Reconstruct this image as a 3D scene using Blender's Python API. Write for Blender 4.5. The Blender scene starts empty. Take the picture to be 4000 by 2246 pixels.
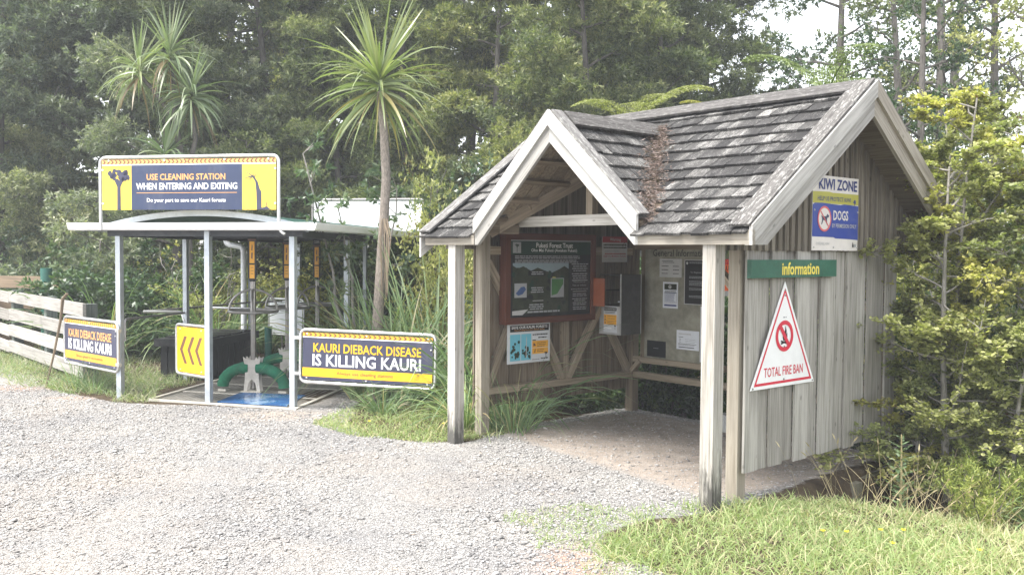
import bpy, math, random
import numpy as np
from mathutils import Vector, Matrix

random.seed(7)
RNG = np.random.default_rng(7)
R = math.radians
C = bpy.context.scene.collection
scene = bpy.context.scene

# ------------------------------------------------------------------ camera, sky, sun, exposure
H = 2.06
cam_d = bpy.data.cameras.new('camera')
cam_d.sensor_width = 36.0
cam_d.lens = 32.42
cam_d.clip_start = 0.1
cam_d.clip_end = 400
cam = bpy.data.objects.new('camera', cam_d)
C.objects.link(cam)
cam.matrix_world = Matrix.Translation((0, 0, H)) @ Matrix.Rotation(R(90 - 2.2248), 4, 'X') @ Matrix.Rotation(R(0.4132), 4, 'Z')
scene.camera = cam

SUN_EL, SUN_AZ = R(63), R(238)          # azimuth clockwise from +Y: from the left, a little towards the camera
world = bpy.data.worlds.new('World')
scene.world = world
world.use_nodes = True
wn = world.node_tree
sky = wn.nodes.new('ShaderNodeTexSky')
sky.sky_type = 'NISHITA'
sky.sun_disc = False
sky.sun_elevation = SUN_EL
sky.sun_rotation = SUN_AZ
sky.air_density = 1.0
sky.dust_density = 1.5
sky.ozone_density = 0.6
wn.nodes['Background'].inputs['Strength'].default_value = 0.14
hs = wn.nodes.new('ShaderNodeHueSaturation')          # thin white cloud: a paler sky
hs.inputs['Saturation'].default_value = 0.22
wn.links.new(sky.outputs['Color'], hs.inputs['Color'])
wn.links.new(hs.outputs['Color'], wn.nodes['Background'].inputs['Color'])

sun_d = bpy.data.lights.new('sun', 'SUN')
sun_d.energy = 2.2
sun_d.angle = R(26)
sun_d.color = (1.0, 0.96, 0.9)
sun = bpy.data.objects.new('sun', sun_d)
C.objects.link(sun)
to_sun = Vector((math.sin(SUN_AZ) * math.cos(SUN_EL), math.cos(SUN_AZ) * math.cos(SUN_EL), math.sin(SUN_EL)))
sun.rotation_euler = to_sun.to_track_quat('Z', 'Y').to_euler()
sun.location = (-20, 0, 30)

scene.view_settings.view_transform = 'Standard'
scene.view_settings.look = 'None'
scene.view_settings.gamma = 1.0
scene.view_settings.use_curve_mapping = False
scene.view_settings.exposure = 2.0

# ------------------------------------------------------------------ materials
def new_mat(name):
    m = bpy.data.materials.new(name)
    m.use_nodes = True
    nt = m.node_tree
    return m, nt, nt.nodes['Principled BSDF']

def N(nt, t, **kw):
    n = nt.nodes.new(t)
    for k, v in kw.items():
        setattr(n, k, v)
    return n

def ramp(nt, src, stops):
    r = N(nt, 'ShaderNodeValToRGB')
    el = r.color_ramp.elements
    while len(el) < len(stops):
        el.new(0.5)
    for e, (p, c) in zip(el, stops):
        e.position = p
        e.color = (*c, 1) if len(c) == 3 else c
    nt.links.new(src, r.inputs[0])
    return r.outputs[0]

def mix(nt, a, b, fac, mode='MIX'):
    x = N(nt, 'ShaderNodeMix', data_type='RGBA', blend_type=mode)
    for s, v in ((x.inputs[0], fac), (x.inputs[6], a), (x.inputs[7], b)):
        if isinstance(v, bpy.types.NodeSocket):
            nt.links.new(v, s)
        else:
            s.default_value = v if isinstance(v, (int, float)) else (*v, 1)
    return x.outputs[2]

def math_n(nt, op, a, b=0.0, clamp=False):
    x = N(nt, 'ShaderNodeMath', operation=op, use_clamp=clamp)
    for s, v in ((x.inputs[0], a), (x.inputs[1], b)):
        if isinstance(v, bpy.types.NodeSocket):
            nt.links.new(v, s)
        else:
            s.default_value = v
    return x.outputs[0]

def noise(nt, vec, scale, detail=4.0, rough=0.6):
    n = N(nt, 'ShaderNodeTexNoise')
    n.inputs['Scale'].default_value = scale
    n.inputs['Detail'].default_value = detail
    n.inputs['Roughness'].default_value = rough
    if vec is not None:
        nt.links.new(vec, n.inputs['Vector'])
    return n.outputs['Fac']

def mapped(nt, vec, sc):
    mp = N(nt, 'ShaderNodeMapping')
    mp.inputs['Scale'].default_value = sc
    nt.links.new(vec, mp.inputs['Vector'])
    return mp.outputs[0]

def bump(nt, bsdf, h, strength, dist=0.01):
    b = N(nt, 'ShaderNodeBump')
    b.inputs['Strength'].default_value = strength
    b.inputs['Distance'].default_value = dist
    nt.links.new(h, b.inputs['Height'])
    nt.links.new(b.outputs[0], bsdf.inputs['Normal'])

def attr(nt, name, out='Fac'):
    a = N(nt, 'ShaderNodeAttribute', attribute_name=name)
    return a.outputs[out]

def flat(name, col, rough=0.5, metal=0.0, dirt=0.12, spec=0.4):
    m, nt, b = new_mat(name)
    tc = N(nt, 'ShaderNodeTexCoord').outputs['Object']
    f = noise(nt, tc, 6.0, 5.0, 0.7)
    c2 = tuple(v * (1 - dirt) for v in col)
    c3 = tuple(min(1, v * (1 + dirt * 0.4)) for v in col)
    col = ramp(nt, f, [(0.3, c2), (0.7, c3)])
    wear = ramp(nt, noise(nt, mapped(nt, tc, (1.3, 0.5, 1.3)), 1.6, 6.0, 0.7), [(0.5, (0, 0, 0)), (0.8, (1, 1, 1))])
    col = mix(nt, col, (0.30, 0.29, 0.27), math_n(nt, 'MULTIPLY', wear, 0.22))
    nt.links.new(col, b.inputs['Base Color'])
    b.inputs['Roughness'].default_value = rough
    b.inputs['Metallic'].default_value = metal
    b.inputs['Specular IOR Level'].default_value = spec
    return m

def wood(name, light, dark, stain=(0.06, 0.055, 0.05), stain_amt=0.35, mould=False, lichen=0.0):
    """weathered timber: streaks run along each board's own length (attribute grain)"""
    m, nt, b = new_mat(name)
    g = attr(nt, 'grain', 'Vector')
    rnd = attr(nt, 'rnd')
    f1 = noise(nt, mapped(nt, g, (1.6, 45, 45)), 1.0, 5.0, 0.65)
    f2 = noise(nt, mapped(nt, g, (1.2, 7, 7)), 1.0, 4.0, 0.6)
    col = ramp(nt, f1, [(0.33, dark), (0.58, light)])
    tint = ramp(nt, rnd, [(0.0, (0.66, 0.64, 0.61)), (1.0, (1.14, 1.13, 1.10))])
    col = mix(nt, col, tint, 1.0, 'MULTIPLY')
    s = ramp(nt, f2, [(0.50, (0, 0, 0)), (0.78, (1, 1, 1))])
    col = mix(nt, col, stain, math_n(nt, 'MULTIPLY', s, stain_amt))
    f5 = noise(nt, mapped(nt, g, (0.9, 60, 60)), 1.0, 2.0, 0.5)
    col = mix(nt, col, tuple(v * 0.3 for v in dark), math_n(nt, 'MULTIPLY', ramp(nt, f5, [(0.70, (0, 0, 0)), (0.74, (1, 1, 1))]), 0.7))
    # nail marks and knots
    vo = N(nt, 'ShaderNodeTexVoronoi')
    vo.inputs['Scale'].default_value = 1.0
    nt.links.new(mapped(nt, g, (4.0, 9, 9)), vo.inputs['Vector'])
    kn = ramp(nt, vo.outputs['Distance'], [(0.05, (1, 1, 1)), (0.12, (0, 0, 0))])
    col = mix(nt, col, tuple(v * 0.35 for v in dark), math_n(nt, 'MULTIPLY', kn, 0.6))
    if lichen:
        f3 = noise(nt, mapped(nt, g, (12, 40, 40)), 1.0, 6.0, 0.75)
        l = ramp(nt, f3, [(0.52, (0, 0, 0)), (0.62, (1, 1, 1))])
        col = mix(nt, col, (0.5, 0.5, 0.47), math_n(nt, 'MULTIPLY', l, lichen))
    if mould:
        tc = N(nt, 'ShaderNodeTexCoord').outputs['Object']
        sx = N(nt, 'ShaderNodeSeparateXYZ')
        nt.links.new(tc, sx.inputs[0])
        f4 = noise(nt, mapped(nt, tc, (16, 16, 2.6)), 1.0, 5.0, 0.7)
        z = math_n(nt, 'ADD', sx.outputs[2], math_n(nt, 'MULTIPLY', f4, -1.25))
        k = ramp(nt, math_n(nt, 'ADD', z, 0.50), [(0.0, (1, 1, 1)), (0.25, (0, 0, 0))])
        col = mix(nt, col, (0.022, 0.022, 0.02), math_n(nt, 'MULTIPLY', k, 0.82))
    nt.links.new(col, b.inputs['Base Color'])
    b.inputs['Roughness'].default_value = 0.85
    b.inputs['Specular IOR Level'].default_value = 0.2
    bump(nt, b, f1, 0.5, 0.004)
    return m

def leafm(name, stops, trans=0.35, rough=0.45, spec=0.4):
    """foliage: colour from a per-leaf number plus a per-clump number"""
    m, nt, b = new_mat(name)
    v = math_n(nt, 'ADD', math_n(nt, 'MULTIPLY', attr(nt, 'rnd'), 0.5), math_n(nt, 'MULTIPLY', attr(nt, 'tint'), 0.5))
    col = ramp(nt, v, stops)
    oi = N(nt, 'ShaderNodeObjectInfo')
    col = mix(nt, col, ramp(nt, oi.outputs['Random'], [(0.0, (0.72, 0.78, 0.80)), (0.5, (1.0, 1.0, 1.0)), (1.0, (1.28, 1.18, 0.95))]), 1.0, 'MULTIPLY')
    nt.links.new(col, b.inputs['Base Color'])
    b.inputs['Roughness'].default_value = rough
    b.inputs['Specular IOR Level'].default_value = spec
    t = N(nt, 'ShaderNodeBsdfTranslucent')
    nt.links.new(mix(nt, col, (1.3, 1.5, 0.7), 1.0, 'MULTIPLY'), t.inputs['Color'])
    mx = N(nt, 'ShaderNodeMixShader')
    mx.inputs[0].default_value = trans
    nt.links.new(b.outputs[0], mx.inputs[1])
    nt.links.new(t.outputs[0], mx.inputs[2])
    nt.links.new(mx.outputs[0], nt.nodes['Material Output'].inputs['Surface'])
    return m

def barkm(name, a, c, sc=12):
    m, nt, b = new_mat(name)
    tc = N(nt, 'ShaderNodeTexCoord').outputs['Object']
    f = noise(nt, mapped(nt, tc, (1, 1, 0.35)), sc, 6.0, 0.7)
    nt.links.new(ramp(nt, f, [(0.3, a), (0.7, c)]), b.inputs['Base Color'])
    b.inputs['Roughness'].default_value = 0.9
    bump(nt, b, f, 0.7, 0.02)
    return m

M = {}
M['barge'] = wood('pale_barge_timber', (0.53, 0.525, 0.51), (0.34, 0.335, 0.32), stain_amt=0.35)
M['fascia'] = wood('fascia_timber', (0.42, 0.39, 0.34), (0.25, 0.225, 0.19), stain_amt=0.5)
M['post'] = wood('post_timber', (0.56, 0.545, 0.515), (0.33, 0.31, 0.275), stain_amt=0.4, mould=True)
M['postplain'] = wood('inner_post_timber', (0.50, 0.46, 0.39), (0.33, 0.29, 0.235), stain_amt=0.35)
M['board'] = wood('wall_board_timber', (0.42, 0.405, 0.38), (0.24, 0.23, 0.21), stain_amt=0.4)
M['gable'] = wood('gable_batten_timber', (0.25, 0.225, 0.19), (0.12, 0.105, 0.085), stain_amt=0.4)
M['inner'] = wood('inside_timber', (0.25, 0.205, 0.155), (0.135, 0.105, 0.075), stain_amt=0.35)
M['cap'] = wood('lichened_capping_timber', (0.17, 0.165, 0.165), (0.07, 0.068, 0.067), stain_amt=0.4, lichen=0.5)
M['ridge'] = wood('dark_ridge_timber', (0.12, 0.115, 0.115), (0.05, 0.048, 0.048), stain_amt=0.4, lichen=0.25)
M['retain'] = wood('retaining_timber', (0.22, 0.21, 0.165), (0.11, 0.105, 0.08))
M['innerrail'] = wood('inside_frame_timber', (0.36, 0.305, 0.235), (0.21, 0.17, 0.12), stain_amt=0.3)
M['redframe'] = wood('red_stained_frame', (0.115, 0.040, 0.024), (0.075, 0.026, 0.016), stain_amt=0.3)
M['rail'] = wood('pale_fence_timber', (0.42, 0.405, 0.385), (0.26, 0.25, 0.235), stain_amt=0.4)
M['brownrail'] = wood('brown_fence_timber', (0.26, 0.20, 0.14), (0.16, 0.12, 0.085))
M['stick'] = wood('dead_stick', (0.32, 0.26, 0.19), (0.16, 0.12, 0.09))

def shingle_mat():
    m, nt, b = new_mat('weathered_shingle')
    g = attr(nt, 'grain', 'Vector')
    rnd = attr(nt, 'rnd')
    base = ramp(nt, rnd, [(0.0, (0.028, 0.027, 0.027)), (0.6, (0.046, 0.044, 0.043)), (1.0, (0.07, 0.067, 0.064))])
    f1 = noise(nt, mapped(nt, g, (30, 90, 90)), 1.0, 8.0, 0.9)
    f2 = noise(nt, mapped(nt, g, (2.5, 5, 5)), 1.0, 4.0, 0.6)
    k = math_n(nt, 'ADD', math_n(nt, 'MULTIPLY', f2, 0.30), math_n(nt, 'MULTIPLY', f1, 0.74))
    k = math_n(nt, 'ADD', k, math_n(nt, 'MULTIPLY', rnd, 0.045))
    l = ramp(nt, k, [(0.555, (0, 0, 0)), (0.65, (1, 1, 1))])
    col = mix(nt, base, (0.40, 0.39, 0.37), math_n(nt, 'MULTIPLY', l, 0.8))
    nt.links.new(col, b.inputs['Base Color'])
    b.inputs['Roughness'].default_value = 0.9
    b.inputs['Specular IOR Level'].default_value = 0.2
    bump(nt, b, f1, 0.8, 0.006)
    return m
M['shingle'] = shingle_mat()

M['galv'] = flat('galvanised_steel', (0.50, 0.54, 0.58), 0.5, 0.55, 0.22)
M['tube'] = flat('steel_tube', (0.66, 0.66, 0.66), 0.32, 0.8, 0.15)
M['stain_steel'] = flat('brushed_steel', (0.34, 0.325, 0.31), 0.42, 0.7, 0.3)
M['gutter'] = flat('white_gutter', (0.85, 0.85, 0.84), 0.35, 0, 0.05)
M['pipe'] = flat('white_pipe', (0.75, 0.77, 0.80), 0.4, 0, 0.08)
M['greenroof'] = flat('dark_green_sheet', (0.022, 0.075, 0.06), 0.45, 0, 0.3)
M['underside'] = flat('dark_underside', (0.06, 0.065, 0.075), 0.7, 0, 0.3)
M['navy'] = flat('navy_print', (0.035, 0.05, 0.105), 0.38, 0, 0.12)
M['purple'] = flat('purple_navy_print', (0.050, 0.052, 0.092), 0.4, 0, 0.12)
M['yellow'] = flat('yellow_print', (0.85, 0.47, 0.02), 0.4, 0, 0.05)
M['lemon'] = flat('pale_yellow_print', (0.84, 0.60, 0.07), 0.4, 0, 0.06)
M['amber'] = flat('amber_print', (0.80, 0.40, 0.04), 0.45, 0, 0.08)
M['peach'] = flat('faded_orange_print', (0.78, 0.40, 0.14), 0.45, 0, 0.1)
M['white'] = flat('white_print', (0.82, 0.82, 0.82), 0.4, 0, 0.05)
M['signback'] = flat('white_sign_back', (0.84, 0.85, 0.88), 0.35, 0, 0.04)
M['paper'] = flat('white_paper', (0.70, 0.72, 0.76), 0.6, 0, 0.08)
M['greypaper'] = flat('grey_paper', (0.50, 0.50, 0.49), 0.6, 0, 0.12)
M['black'] = flat('black_print', (0.015, 0.015, 0.016), 0.5, 0, 0.2)
M['charcoal'] = flat('charcoal_print', (0.016, 0.018, 0.020), 0.5, 0, 0.2, 0.25)
M['brown'] = flat('brown_print', (0.16, 0.075, 0.045), 0.5, 0, 0.1)
M['red'] = flat('red_print', (0.62, 0.03, 0.06), 0.4, 0, 0.1)
M['darkred'] = flat('faded_red_print', (0.35, 0.04, 0.05), 0.5, 0, 0.15)
M['signgrey'] = flat('pale_grey_sign', (0.62, 0.64, 0.66), 0.4, 0, 0.07)
M['blue'] = flat('royal_blue_print', (0.03, 0.06, 0.30), 0.4, 0, 0.1)
M['dkblue'] = flat('dark_blue_print', (0.03, 0.045, 0.18), 0.4, 0, 0.1)
M['olive'] = flat('olive_yellow_print', (0.42, 0.40, 0.07), 0.45, 0, 0.08)
M['pinkwhite'] = flat('faded_white_print', (0.70, 0.66, 0.62), 0.5, 0, 0.12)
M['pinkred'] = flat('faded_pink_red', (0.60, 0.12, 0.13), 0.5, 0, 0.12)
M['signgreen'] = flat('green_paint', (0.025, 0.12, 0.075), 0.5, 0, 0.3)
M['routed'] = flat('yellow_paint', (0.80, 0.66, 0.10), 0.5, 0, 0.1)
M['dkgreen'] = flat('dark_green_print', (0.014, 0.045, 0.03), 0.5, 0, 0.15, 0.25)
M['midgreen'] = flat('photo_green', (0.05, 0.19, 0.05), 0.4, 0, 0.3)
M['photodark'] = flat('photo_dark_green', (0.045, 0.055, 0.035), 0.5, 0, 0.6, 0.25)
M['photosky'] = flat('photo_sky', (0.25, 0.33, 0.37), 0.35, 0, 0.1)
M['cyan'] = flat('photo_cyan_sky', (0.16, 0.50, 0.62), 0.4, 0, 0.1)
M['bluephoto'] = flat('photo_blue', (0.05, 0.10, 0.25), 0.4, 0, 0.2)
M['greytext'] = flat('grey_text', (0.36, 0.37, 0.38), 0.5, 0, 0.1)
M['orangeplate'] = flat('orange_brown_plate', (0.30, 0.085, 0.035), 0.5, 0, 0.2)
M['neon'] = flat('bright_orange_notice', (0.85, 0.14, 0.03), 0.5, 0, 0.06)
M['ply'] = flat('mossy_plywood', (0.29, 0.28, 0.22), 0.8, 0, 0.45)
M['plyink'] = flat('faded_black_lettering', (0.04, 0.04, 0.04), 0.8, 0, 0.2)
M['perspex'] = flat('shade_dark_perspex', (0.055, 0.055, 0.052), 0.25, 0, 0.3)  # dark colour stands in for the shaded inside seen through clear perspex
M['alum'] = flat('pale_edge_trim', (0.5, 0.5, 0.49), 0.5, 0.2, 0.25)
M['bin'] = flat('black_plastic', (0.018, 0.019, 0.022), 0.45, 0, 0.3)
M['brush'] = flat('green_bristle', (0.012, 0.15, 0.08), 0.9, 0, 0.5)
M['greenpost'] = flat('green_painted_post', (0.03, 0.13, 0.10), 0.6, 0, 0.25)
M['fencepost'] = wood('grey_green_post', (0.17, 0.20, 0.185), (0.09, 0.11, 0.10))
M['plate'] = flat('bright_steel_plate', (0.60, 0.575, 0.54), 0.5, 0.5, 0.25)
M['concrete'] = flat('concrete', (0.42, 0.42, 0.40), 0.9, 0, 0.2)
M['floor'] = flat('grating_steel', (0.27, 0.255, 0.225), 0.6, 0.25, 0.3)
M['floordark'] = flat('grating_pit', (0.05, 0.047, 0.042), 0.9, 0, 0.3)
M['flooredge'] = flat('pale_floor_edge', (0.55, 0.52, 0.46), 0.6, 0.2, 0.2)
M['petal'] = flat('yellow_petal', (0.85, 0.65, 0.01), 0.5, 0, 0.05)

def mat_mat():
    m, nt, b = new_mat('wet_blue_rubber')
    tc = N(nt, 'ShaderNodeTexCoord').outputs['Object']
    f = noise(nt, tc, 2.2, 3.0, 0.5)
    nt.links.new(ramp(nt, f, [(0.42, (0.02, 0.075, 0.20)), (0.56, (0.03, 0.11, 0.27)), (0.66, (0.18, 0.28, 0.42))]), b.inputs['Base Color'])
    nt.links.new(ramp(nt, f, [(0.4, (0.5, 0.5, 0.5)), (0.6, (0.12, 0.12, 0.12))]), b.inputs['Roughness'])
    return m
M['mat'] = mat_mat()

M['leaf_feather'] = leafm('feathery_foliage', [(0.10, (0.048, 0.072, 0.036)), (0.40, (0.112, 0.142, 0.064)), (0.68, (0.215, 0.24, 0.108)), (0.95, (0.35, 0.355, 0.18))])
M['leaf_pale'] = leafm('grey_green_foliage', [(0.08, (0.075, 0.098, 0.068)), (0.42, (0.155, 0.185, 0.12)), (0.70, (0.27, 0.29, 0.19)), (0.95, (0.40, 0.40, 0.27))])  # grey-green leaf, lightened further to stand in for glare on the left
M['leaf_dark'] = leafm('dark_glossy_foliage', [(0.1, (0.018, 0.044, 0.018)), (0.5, (0.046, 0.091, 0.034)), (0.9, (0.111, 0.163, 0.052))], 0.25, 0.35, 0.6)
M['leaf_broad'] = leafm('silvery_broadleaf', [(0.1, (0.042, 0.078, 0.042)), (0.5, (0.090, 0.138, 0.072)), (0.9, (0.204, 0.246, 0.144))], 0.3, 0.35, 0.6)
M['leaf_olive'] = leafm('olive_sapling_leaf', [(0.06, (0.13, 0.085, 0.04)), (0.2, (0.14, 0.15, 0.055)), (0.55, (0.31, 0.325, 0.125)), (0.95, (0.52, 0.51, 0.24))], 0.35)
M['leaf_lime'] = leafm('lime_leaf', [(0.1, (0.09, 0.13, 0.035)), (0.5, (0.19, 0.24, 0.065)), (0.9, (0.36, 0.39, 0.13))], 0.3)
M['leaf_sword'] = leafm('sword_leaf', [(0.05, (0.30, 0.25, 0.10)), (0.2, (0.13, 0.17, 0.06)), (0.6, (0.21, 0.25, 0.105)), (0.95, (0.38, 0.39, 0.19))], 0.3, 0.35, 0.6)
M['leaf_sword_pale'] = leafm('pale_sword_leaf', [(0.05, (0.16, 0.12, 0.06)), (0.25, (0.12, 0.17, 0.09)), (0.6, (0.21, 0.26, 0.15)), (0.95, (0.34, 0.37, 0.23))], 0.3, 0.35, 0.6)
M['sedge'] = leafm('sedge_blade', [(0.05, (0.42, 0.36, 0.22)), (0.16, (0.11, 0.17, 0.08)), (0.6, (0.21, 0.30, 0.145)), (0.95, (0.38, 0.46, 0.25))], 0.3, 0.4, 0.5)
M['grass'] = leafm('grass_blade', [(0.05, (0.50, 0.45, 0.33)), (0.25, (0.37, 0.37, 0.22)), (0.5, (0.21, 0.285, 0.125)), (0.95, (0.36, 0.43, 0.22))], 0.35, 0.6, 0.25)
M['straw'] = leafm('dry_straw', [(0.1, (0.30, 0.23, 0.13)), (0.9, (0.55, 0.46, 0.30))], 0.3, 0.6, 0.2)
M['fern'] = leafm('fern_frond', [(0.1, (0.08, 0.11, 0.03)), (0.5, (0.17, 0.215, 0.06)), (0.9, (0.32, 0.36, 0.13))], 0.2)
M['fern_yellow'] = leafm('yellowing_fern_frond', [(0.1, (0.14, 0.14, 0.045)), (0.5, (0.28, 0.28, 0.09)), (0.9, (0.42, 0.42, 0.17))], 0.4)
M['litter'] = leafm('dead_leaf', [(0.1, (0.08, 0.056, 0.048)), (0.5, (0.20, 0.145, 0.125)), (0.9, (0.34, 0.275, 0.25))], 0.1, 0.8, 0.2)
M['bark'] = barkm('dark_bark', (0.05, 0.045, 0.04), (0.15, 0.135, 0.12))
M['bark_pale'] = barkm('pale_bark', (0.13, 0.12, 0.105), (0.34, 0.32, 0.29), 20)
M['bark_cabbage'] = barkm('corky_bark', (0.10, 0.085, 0.07), (0.36, 0.31, 0.265), 55)
M['bark_fern'] = barkm('fern_trunk', (0.02, 0.016, 0.012), (0.07, 0.055, 0.04), 30)

# ------------------------------------------------------------------ mesh helpers
def link(name, me, parent=None):
    o = bpy.data.objects.new(name, me)
    C.objects.link(o)
    if parent is not None:
        o.parent = parent
    return o

def tag(o, label=None, cat=None, group=None, kind=None):
    if label: o['label'] = label
    if cat: o['category'] = cat
    if group: o['group'] = group
    if kind: o['kind'] = kind
    return o

def empty(name, loc=(0, 0, 0), rz=0.0, label=None, cat=None, group=None, mw=None):
    o = bpy.data.objects.new(name, None)
    o.empty_display_size = 0.1
    C.objects.link(o)
    if mw is not None:
        o.matrix_world = mw
    else:
        o.location = loc
        o.rotation_euler = (0, 0, rz)
    return tag(o, label, cat, group)

class MB:
    """collects faces, with a material slot per face and a grain vector and random number per vertex"""
    def __init__(s):
        s.v, s.f, s.m, s.g, s.r = [], [], [], [], []
        s.mats = []
    def mi(s, mat):
        if mat not in s.mats:
            s.mats.append(mat)
        return s.mats.index(mat)
    def add(s, vs, fs, mat, grain=None, rnd=None):
        b = len(s.v)
        rnd = random.random() if rnd is None else rnd
        k = s.mi(mat)
        s.v += [tuple(p) for p in vs]
        s.g += [tuple(p) for p in (grain if grain is not None else vs)]
        s.r += [rnd] * len(vs)
        for f in fs:
            s.f.append(tuple(i + b for i in f))
            s.m.append(k)
    def hexa(s, P, mat, L=None):
        """eight corners: 0-3 one end, 4-7 the other end (the grain runs from 0 to 4)"""
        P = [Vector(p) for p in P]
        L = L or (P[4] - P[0]).length
        w = (P[1] - P[0]).length
        h = (P[3] - P[0]).length
        o = [random.uniform(0, 50) for _ in range(3)]
        g = [(o[0] + x * L, o[1] + y * w, o[2] + z * h) for x, y, z in
             ((0, 0, 0), (0, 1, 0), (0, 1, 1), (0, 0, 1), (1, 0, 0), (1, 1, 0), (1, 1, 1), (1, 0, 1))]
        s.add(P, [(3, 2, 1, 0), (4, 5, 6, 7), (0, 1, 5, 4), (1, 2, 6, 5), (2, 3, 7, 6), (3, 0, 4, 7)], mat, g)
    def box(s, a, b, mat, axis=2):
        """axis-aligned box, the grain along axis"""
        a, b = [min(p, q) for p, q in zip(a, b)], [max(p, q) for p, q in zip(a, b)]
        i = axis; j = (axis + 1) % 3; k = (axis + 2) % 3
        P = []
        for e in (a[i], b[i]):
            for (y, z) in ((a[j], a[k]), (b[j], a[k]), (b[j], b[k]), (a[j], b[k])):
                p = [0, 0, 0]; p[i] = e; p[j] = y; p[k] = z
                P.append(p)
        s.hexa(P, mat)
    def beam(s, p0, p1, w, h, mat, up=(0, 0, 1)):
        p0, p1 = Vector(p0), Vector(p1)
        d = (p1 - p0).normalized()
        x = d.cross(Vector(up)).normalized()
        y = x.cross(d).normalized()
        P = []
        for e in (p0, p1):
            for (i, j) in ((-1, -1), (1, -1), (1, 1), (-1, 1)):
                P.append(e + x * (i * w / 2) + y * (j * h / 2))
        s.hexa(P, mat)
    def prism(s, pts, off, mat, along=None):
        """polygon pts (3D, planar) pushed by vector off"""
        n = len(pts)
        pts = [Vector(p) for p in pts]
        off = Vector(off)
        vs = pts + [p + off for p in pts]
        fs = [tuple(range(n))[::-1], tuple(range(n, 2 * n))]
        fs += [(i, (i + 1) % n, n + (i + 1) % n, n + i) for i in range(n)]
        if along is None:
            along = pts[1] - pts[0]
        a = Vector(along).normalized(); c = off.normalized(); e = a.cross(c)
        o = [random.uniform(0, 50) for _ in range(3)]
        g = [(o[0] + p.dot(a), o[1] + p.dot(e), o[2] + p.dot(c)) for p in vs]
        s.add(vs, fs, mat, g)
    def tube(s, pts, r, mat, n=10, cap=True):
        pts = [Vector(p) for p in pts]
        rs = r if isinstance(r, (list, tuple)) else [r] * len(pts)
        vs, fs, gs = [], [], []
        prev = None
        run = 0
        o = random.uniform(0, 50)
        for i, p in enumerate(pts):
            d = (pts[min(i + 1, len(pts) - 1)] - pts[max(i - 1, 0)]).normalized()
            if prev is None:
                x = d.orthogonal().normalized()
            else:
                x = (prev - d * prev.dot(d)).normalized()
            prev = x
            y = d.cross(x)
            if i:
                run += (p - pts[i - 1]).length
            for k in range(n):
                a = 2 * math.pi * k / n
                vs.append(p + (x * math.cos(a) + y * math.sin(a)) * rs[i])
                gs.append((o + run, o + math.cos(a) * rs[i], math.sin(a) * rs[i]))
        for i in range(len(pts) - 1):
            for k in range(n):
                fs.append((i * n + k, i * n + (k + 1) % n, (i + 1) * n + (k + 1) % n, (i + 1) * n + k))
        if cap:
            fs.append(tuple(range(n))[::-1])
            fs.append(tuple(range((len(pts) - 1) * n, len(pts) * n)))
        s.add(vs, fs, mat, gs)
    def ball(s, c, r, mat, seg=8):
        pts = [(c[0], c[1], c[2] + r * math.cos(math.pi * i / 6)) for i in range(7)]
        s.tube(pts, [max(1e-4, r * math.sin(math.pi * i / 6)) for i in range(7)], mat, seg)
    def mesh(s, name, smooth=False):
        me = bpy.data.meshes.new(name)
        me.from_pydata(s.v, [], s.f)
        for m in s.mats:
            me.materials.append(m)
        me.polygons.foreach_set('material_index', s.m)
        a = me.attributes.new('grain', 'FLOAT_VECTOR', 'POINT')
        a.data.foreach_set('vector', np.array(s.g, dtype=np.float32).ravel())
        a = me.attributes.new('rnd', 'FLOAT', 'POINT')
        a.data.foreach_set('value', np.array(s.r, dtype=np.float32))
        if smooth:
            me.shade_smooth()
            me.set_sharp_from_angle(angle=R(40))
        me.update()
        return me
    def build(s, name, parent=None, smooth=False):
        return link(name, s.mesh(name, smooth), parent)

def rounded(pts, rad, n=5):
    """fillet the inner corners of an open polyline"""
    pts = [Vector(p) for p in pts]
    out = [pts[0]]
    for i in range(1, len(pts) - 1):
        a = (pts[i - 1] - pts[i]).normalized(); b = (pts[i + 1] - pts[i]).normalized()
        p0, p1 = pts[i] + a * rad, pts[i] + b * rad
        for k in range(n + 1):
            t = k / n
            out.append((1 - t) ** 2 * p0 + 2 * t * (1 - t) * pts[i] + t * t * p1)
    out.append(pts[-1])
    return out

def np_mesh(name, V, F, mats, attrs=None, mi=None, smooth=False):
    me = bpy.data.meshes.new(name)
    V = np.asarray(V, dtype=np.float32); F = np.asarray(F, dtype=np.int32)
    n, k = F.shape
    me.vertices.add(len(V)); me.vertices.foreach_set('co', V.ravel())
    me.loops.add(n * k); me.loops.foreach_set('vertex_index', F.ravel())
    me.polygons.add(n); me.polygons.foreach_set('loop_start', np.arange(0, n * k, k, dtype=np.int32))
    try:
        me.polygons.foreach_set('loop_total', np.full(n, k, dtype=np.int32))
    except Exception:
        pass
    for m in mats:
        me.materials.append(m)
    if mi is not None:
        me.polygons.foreach_set('material_index', np.asarray(mi, dtype=np.int32))
    me.update(calc_edges=True)
    for a, d in (attrs or {}).items():
        at = me.attributes.new(a, 'FLOAT', 'POINT')
        at.data.foreach_set('value', np.asarray(d, dtype=np.float32))
    if smooth:
        me.shade_smooth()
    return me

def unit(a):
    return a / np.maximum(np.linalg.norm(a, axis=-1, keepdims=True), 1e-9)

def rand_dirs(n, rng):
    return unit(rng.normal(size=(n, 3)))

def leaf_quads(P, D, L, W, rng, fold=0.0):
    """one rhombus per leaf, from base P along D"""
    n = len(P)
    D = unit(D)
    S = unit(np.cross(D, rand_dirs(n, rng)))
    L = np.broadcast_to(L, (n,))[:, None]; W = np.broadcast_to(W, (n,))[:, None]
    V = np.stack([P, P + D * L * 0.45 + S * W * 0.5, P + D * L, P + D * L * 0.45 - S * W * 0.5], 1).reshape(-1, 3)
    F = np.arange(4 * n).reshape(n, 4)
    return V, F

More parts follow.
